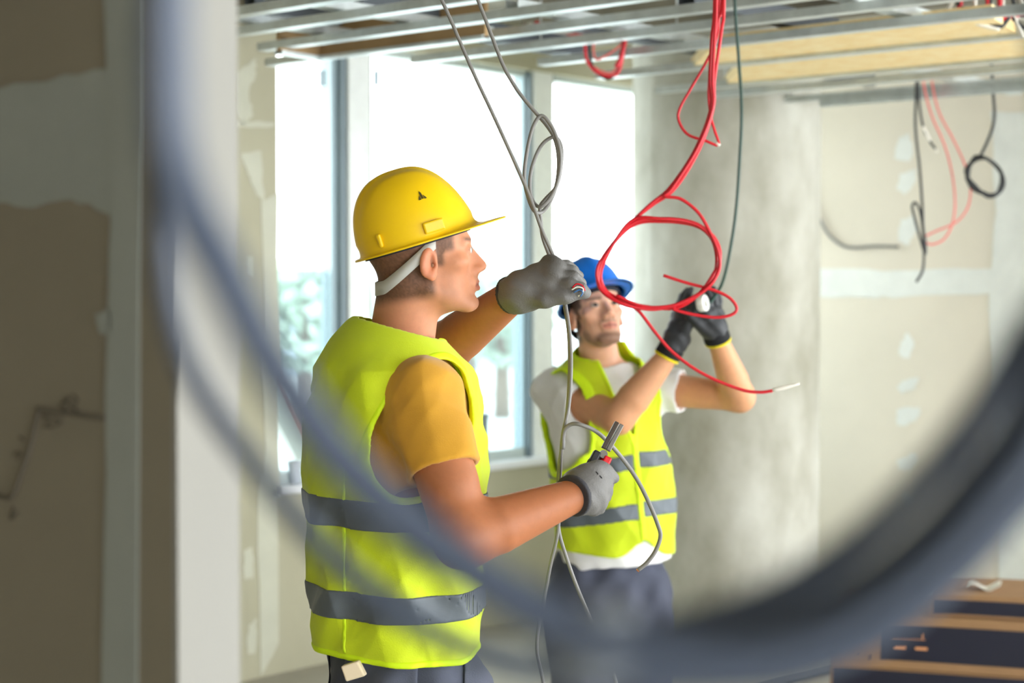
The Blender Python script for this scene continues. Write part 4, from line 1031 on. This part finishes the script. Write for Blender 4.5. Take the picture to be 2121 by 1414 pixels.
cable('grey_cable', [hit(x, y, pR + nR * (.02 if x < 1860 else .03), nR) for x, y in ((1640, 330), (1675, 400), (1696, 448), (1716, 485), (1744, 508), (1770, 513), (1810, 510), (1860, 511))], .008, M_grey, 'grey cable stub poking out from behind the concrete column')
# bundle looping below the channels by the window
bd = empty('wire_bundle', at(1255, 80, 6.0), 'red and black wires drooping in a loop beneath the ceiling channels', 'wire bundle')
for m, r, pp in ((M_red, .006, [(1214, 60), (1212, 100), (1218, 130), (1240, 152), (1265, 158), (1282, 146), (1290, 115), (1294, 85), (1296, 60)]),
        (M_black, .005, [(1222, 60), (1222, 115), (1230, 142), (1252, 161), (1268, 160), (1284, 138), (1293, 105), (1297, 60)]),
        (M_red, .009, [(1276, 140), (1286, 120), (1292, 95), (1294, 80), (1298, 58)]), (M_redp, .004, [(1230, 60), (1232, 120), (1260, 112), (1280, 98), (1294, 84)]),
        (M_redp, .004, [(1213, 60), (1213, 115), (1232, 140), (1262, 152), (1280, 140)])):
    tube('wire', P3(6.0, *pp), r, m, bd, n=6, sides=7)
bd = empty('wire_bundle', at(2060, 20, 5.5), 'tangle of red, black and white wires lying on the channels at upper right', 'wire bundle')
for j in range(11):
    x = 1960 + j * 17; m = (M_tin, M_red, M_black)[j % 3]
    tube('wire', P3(5.45, (x, -30 + R_.uniform(-5, 5)), (x + R_.uniform(-15, 20), 0), (x + R_.uniform(0, 30), R_.uniform(22, 36)), (x + 45, R_.uniform(28, 44)), (x + 80, R_.uniform(20, 62)), (x + 110, R_.uniform(0, 80))), R_.uniform(.005, .009), m, bd, n=5, sides=7)
bd = empty('wire_bundle', at(1150, 62, 6.3), 'reddish wires lying on the ceiling frame above the middle window', 'wire bundle')
for j in range(8):
    x = 1085 + j * 12; m = (M_redp, M_tin, M_red, M_redp)[j % 4]
    tube('wire', P3(6.35, (x, 48 + R_.uniform(-6, 6)), (x + R_.uniform(5, 25), 60), (x + 40, R_.uniform(58, 76)), (x + R_.uniform(50, 80), R_.uniform(52, 78)), (x + 100, R_.uniform(48, 70))), R_.uniform(.006, .012), m, bd, n=5, sides=7)
# hose on the floor
hz = lambda x, y: V3(*onz(x, y, .02))
cable('floor_hose', [hz(1500, 1440), hz(1600, 1410), hz(1660, 1396), hz(1730, 1380), hz(1850, 1368)], .018, M_greyd, 'dark hose lying on the floor beside the stacked boxes', 'hose')

# big coil right in front of the camera
DC = 0.62
coil = empty('cable_coil', at(1150, -800, DC), 'large blue grey cable coil hanging close in front of everything', 'cable coil')
def closed(L, D, r, n=5, name='coil_loop', m=None):
    tube(name, [at(x, y, D + dz) for x, y, dz in L], r, m or M_coil, coil, n=n, sides=12)
TOPS = [(2230, 550), (2210, 150), (2080, -300), (1700, -700), (1150, -800), (620, -560), (390, -260)]
S1 = [(352, -100), (352, 100), (362, 300), (400, 440), (470, 570), (545, 720), (610, 820), (690, 930), (780, 1025), (880, 1110), (1000, 1195), (1150, 1282), (1320, 1330), (1490, 1335), (1660, 1295), (1810, 1205), (1930, 1105), (2035, 985), (2130, 850)] + TOPS + [(352, -100)]
S4 = [(372, -100), (378, 120), (384, 310), (420, 450), (492, 580), (566, 725), (636, 830), (715, 930), (806, 1022), (910, 1100), (1030, 1180), (1180, 1255), (1340, 1290), (1490, 1275), (1640, 1215), (1790, 1110), (1920, 985), (2030, 850), (2120, 700)] + [(x - 30, y) for x, y in TOPS] + [(372, -100)]
S2 = [(340, -100), (330, 120), (332, 330), (342, 560), (372, 710), (425, 825), (500, 930), (580, 1032), (650, 1115), (730, 1192), (830, 1270), (960, 1340), (1120, 1385), (1300, 1402), (1500, 1405), (1660, 1385), (1810, 1325), (1955, 1215), (2085, 1085), (2190, 930)] + [(x + 30, y) for x, y in TOPS] + [(340, -100)]
S3 = [(318, -100), (312, 120), (322, 310), (372, 450), (446, 590), (522, 742), (592, 850), (672, 955), (760, 1050), (860, 1140), (985, 1225), (1130, 1310), (1310, 1362), (1500, 1365), (1690, 1325), (1850, 1235), (1975, 1130), (2080, 1010), (2170, 870)] + [(x + 15, y) for x, y in TOPS] + [(318, -100)]
S3, S4 = ([((x + a) / 2, (y + b2) / 2) if i < 13 else (x, y) for i, ((x, y), (a, b2)) in enumerate(zip(S, S1))] for S in (S3, S4))
closed([(x, y, 0) for x, y in S1], DC, .0085); closed([(x, y, 0) for x, y in S2], DC + .13, .0054)
closed([(x, y, 0) for x, y in S3], DC - .02, .0064); closed([(x, y, 0) for x, y in S4], DC + .02, .0064)
tube('hanging_lead', [at(1150, -800, DC), at(1140, -1000, DC + .02), V3(0.02, .62, 2.4), V3(0.03, .62, SLAB - .001)], .0088, M_coil, coil, n=5, sides=10)
tw = [at(1215, 1262, DC), at(1222, 1320, DC), at(1228, 1392, DC)]
tube('tie_tape', tw, [.015, .018, .015], M_coill, coil, n=4, sides=12)

# ------------------------------------------------------------------ pliers
pl = empty('cable_pliers', at(1243, 950, 3.31), 'red and black handled pliers gripped by the near grey glove', 'pliers')
dp = unit(at(1281, 880, 3.33) - at(1242, 955, 3.315)); sp = unit(np.cross(dp, V3(0, 1, 0))); fp = np.cross(sp, dp)
jb = at(1243, 952, 3.315); jt = at(1281, 881, 3.33); Lj = np.linalg.norm(jt - jb)
M_jaw = mat('jaw_dark', (70, 60, 52), .4, metal=.5, var=.1, scale=40); M_steel = mat('tool_steel', (120, 116, 110), .32, metal=.8, var=.1, scale=40)
for s in (-1, 1):
    c = (jb + jt) / 2 + dp * .012 + sp * s * .0048
    q = [c - dp * Lj * .36 - sp * .0046, c - dp * Lj * .36 + sp * .0046, c + dp * Lj * .40 + sp * (.0046 if s > 0 else .0040), c + dp * Lj * .40 - sp * (.0040 if s > 0 else .0046)]
    jm = MB().prism([x - fp * .006 for x in q], fp * .012)
    jm.build('jaw', M_steel if s < 0 else M_jaw, pl, bevel=.0012)
for i in range(1):
    v, f = tube_geo([jb + dp * .012 - fp * .008, jb + dp * .012 + fp * .008], .008, 16); mesh_obj('pivot', v, f, M_steel, pl, False)
M_hred = mat('grip_red', (224, 24, 34), .35); M_hblack = mat('grip_black', (22, 22, 24), .5)
for s, m, nm in ((1, M_hblack, 'black_grip'), (-1, M_hred, 'red_grip')):
    tube(nm, [jb + dp * .006 + sp * s * .006, jb - dp * .012 + sp * s * .0105, jb - dp * .05 + sp * s * .011, jb - dp * .075 + sp * s * .010, jb - dp * .092 + sp * s * .008], [.007, .0105, .0090, .0080, .006], m, pl, n=5, sides=12)
    MB().box(jb - dp * .001 + sp * s * .0115 - fp * .001, sp * .0075, dp * .013, fp * .011).build('guard', m, pl, bevel=.003)

# ------------------------------------------------------------------ boxes, things by the window
M_card = mat('cardboard', (158, 122, 86), .85, var=.06, scale=10, stretch=(1, 1, 6))
M_navy = mat('navy_print', (24, 26, 46), .5, var=.05, scale=6)
M_orange = mat('orange_print', (226, 158, 110), .6)
bd_ = unit([.644, -.22, 0]); bn = V3(bd_[1], -bd_[0], 0)                 # along the front, towards the camera
b0 = at(1722, HOR, 6.4); b0[2] = 0
zA, zB, zC_ = .251, .452, .505
def carton(p, L, dep, z0, z1, label):
    e = empty('carton', (p[0], p[1], z0), label, 'box', 'flat cartons stacked on the floor')
    c = p + bd_ * L / 2 - bn * dep / 2; c = V3(c[0], c[1], (z0 + z1) / 2)
    MB().box(c, bd_ * L / 2, bn * dep / 2, Z_ * ((z1 - z0) / 2 - .001)).build('box_body', M_card, e, bevel=.004)
    return e
def front(e, p, s0, s1, z0, z1, m, name, o=.0015):
    c = p + bd_ * (s0 + s1) / 2 + bn * o; c = V3(c[0], c[1], (z0 + z1) / 2)
    MB().box(c, bd_ * (s1 - s0) / 2, bn * .001, Z_ * (z1 - z0) / 2).build(name, m, e)
e = carton(b0, 1.25, .5, 0, zA, 'dark printed carton at the bottom of the stack at lower right'); front(e, b0, .012, 1.24, .01, zA - .006, M_navy, 'printed_panel')
e = carton(b0, 1.25, .5, zA, zB, 'brown carton with dark printed panel in the middle of the stack'); sx_ = .185
front(e, b0, sx_, 1.24, zA + .034, zB - .035, M_navy, 'printed_panel')
for x0, x1 in ((1855, 1880), (1896, 1922)):
    s0 = (xx(x0, 6.33) - b0[0]) / bd_[0]; s1 = (xx(x1, 6.31) - b0[0]) / bd_[0]; z = zz(1343, 6.32)
    front(e, b0, s0, s1, z - .005, z + .005, M_orange, 'printed_bar', .003)
s0 = (xx(1850, 6.33) - b0[0]) / bd_[0]; s1 = (xx(1918, 6.31) - b0[0]) / bd_[0]; z = zz(1324, 6.32); front(e, b0, s0, s1, z - .001, z + .001, M_orange, 'printed_line', .003)
front(e, b0, s1 - .012, s1 - .008, z, z + .022, M_orange, 'printed_line', .003)
front(e, b0, sx_ + .35, sx_ + .352, zA + .04, zB - .04, M_orange, 'printed_line', .003) if False else None
for px, py, w, h in ((1803, 1360, .006, .02), (1780, 1354, .004, .006)):
    s0 = (xx(px, 6.37) - b0[0]) / bd_[0]; z = zz(py, 6.37); front(e, b0, s0 - w / 2, s0 + w / 2, z - h / 2, z + h / 2, M_navy, 'printed_mark', .003)
b1 = b0 + bd_ * .36 - bn * .02
e = carton(b1, .85, .42, zB, zC_ + .03, 'flat dark sided carton on top of the stack'); front(e, b1, .01, .84, zB + .012, zC_ + .010, M_navy, 'printed_panel')
# loose sheet on top
ps = b1 + bd_ * .12 - bn * .1; ps[2] = zC_ + .031
b = MB(); n = 8
vv = [ps + bd_ * .12 * i / n - bn * .10 * j + Z_ * (.012 * math.sin(i * .9 + j)) * (1 if 0 < i else 1) + Z_ * .013 for j in (0, 1) for i in range(n + 1)]
b.add(vv, [(i, i + 1, n + 2 + i, n + 1 + i) for i in range(n)]); o = b.build('crumpled_film', M_tin, None, True, ps); tag(o, 'crumpled clear wrapping on top of the cartons', 'wrapper')
o.modifiers.new('thick', 'SOLIDIFY').thickness = .002

# cup on the sill, metal offcut on the sill, board leaning outside
cw = A0 + U_ * wpx(620, .0) - N_ * .035; cw[2] = SILL; v, f = [], []
for k, (r, z) in enumerate(((.022, 0), (.031, .095), (.033, .097), (.033, .101), (.029, .101), (.021, .006))):
    for i in range(24): v.append(cw + V3(r * math.cos(i * math.pi / 12), r * math.sin(i * math.pi / 12), z))
for k in range(5):
    for i in range(24): f.append((k * 24 + i, k * 24 + (i + 1) % 24, (k + 1) * 24 + (i + 1) % 24, (k + 1) * 24 + i))
f += [tuple(range(23, -1, -1)), tuple(5 * 24 + i for i in range(24))]
tag(mesh_obj('plastic_cup', v, f, mat('pale_plastic', (206, 212, 224), .4), None, True, cw), 'pale plastic cup standing on the sill of the leftmost window', 'cup')
s0, s1 = wpx(984), wpx(1017); c = A0 + U_ * (s0 + s1) / 2 - N_ * .045; zt = zz(856, float(c[1])); 
o = MB()
o.box(c + Z_ * (SILL + (zt - SILL) / 2), U_ * (s1 - s0) / 2, N_ * .028, Z_ * (zt - SILL) / 2)
o.box(c + Z_ * (zt - .012) + N_ * .030, U_ * (s1 - s0) / 2, N_ * .004, Z_ * .012)
tag(o.build('metal_offcut', M_alu, None, origin=V3(c[0], c[1], SILL), bevel=.003), 'grey metal profile offcut standing on the sill behind the yellow vest', 'offcut')
ob = A0 - N_ * .55; oh = lambda L: [hit(x, y, ob, N_) for x, y in L]
lb = oh(((540, 700), (586, 800), (655, 955), (838, 1365)))
lo_ = oh(((520, 740), (568, 850), (630, 975), (790, 1365)))
o = MB().prism(lb + lo_[::-1], -N_ * .03).build('leaning_board', mat('white_board', (226, 224, 218), .8), None, origin=lb[-1])
tag(o, 'white board with an orange edge leaning outside the leftmost window', 'board')
tube('orange_edge', [p + N_ * .004 + Z_ * .004 for p in lb], .010, mat('orange_edge', (214, 130, 90), .6), o, n=4, sides=6)
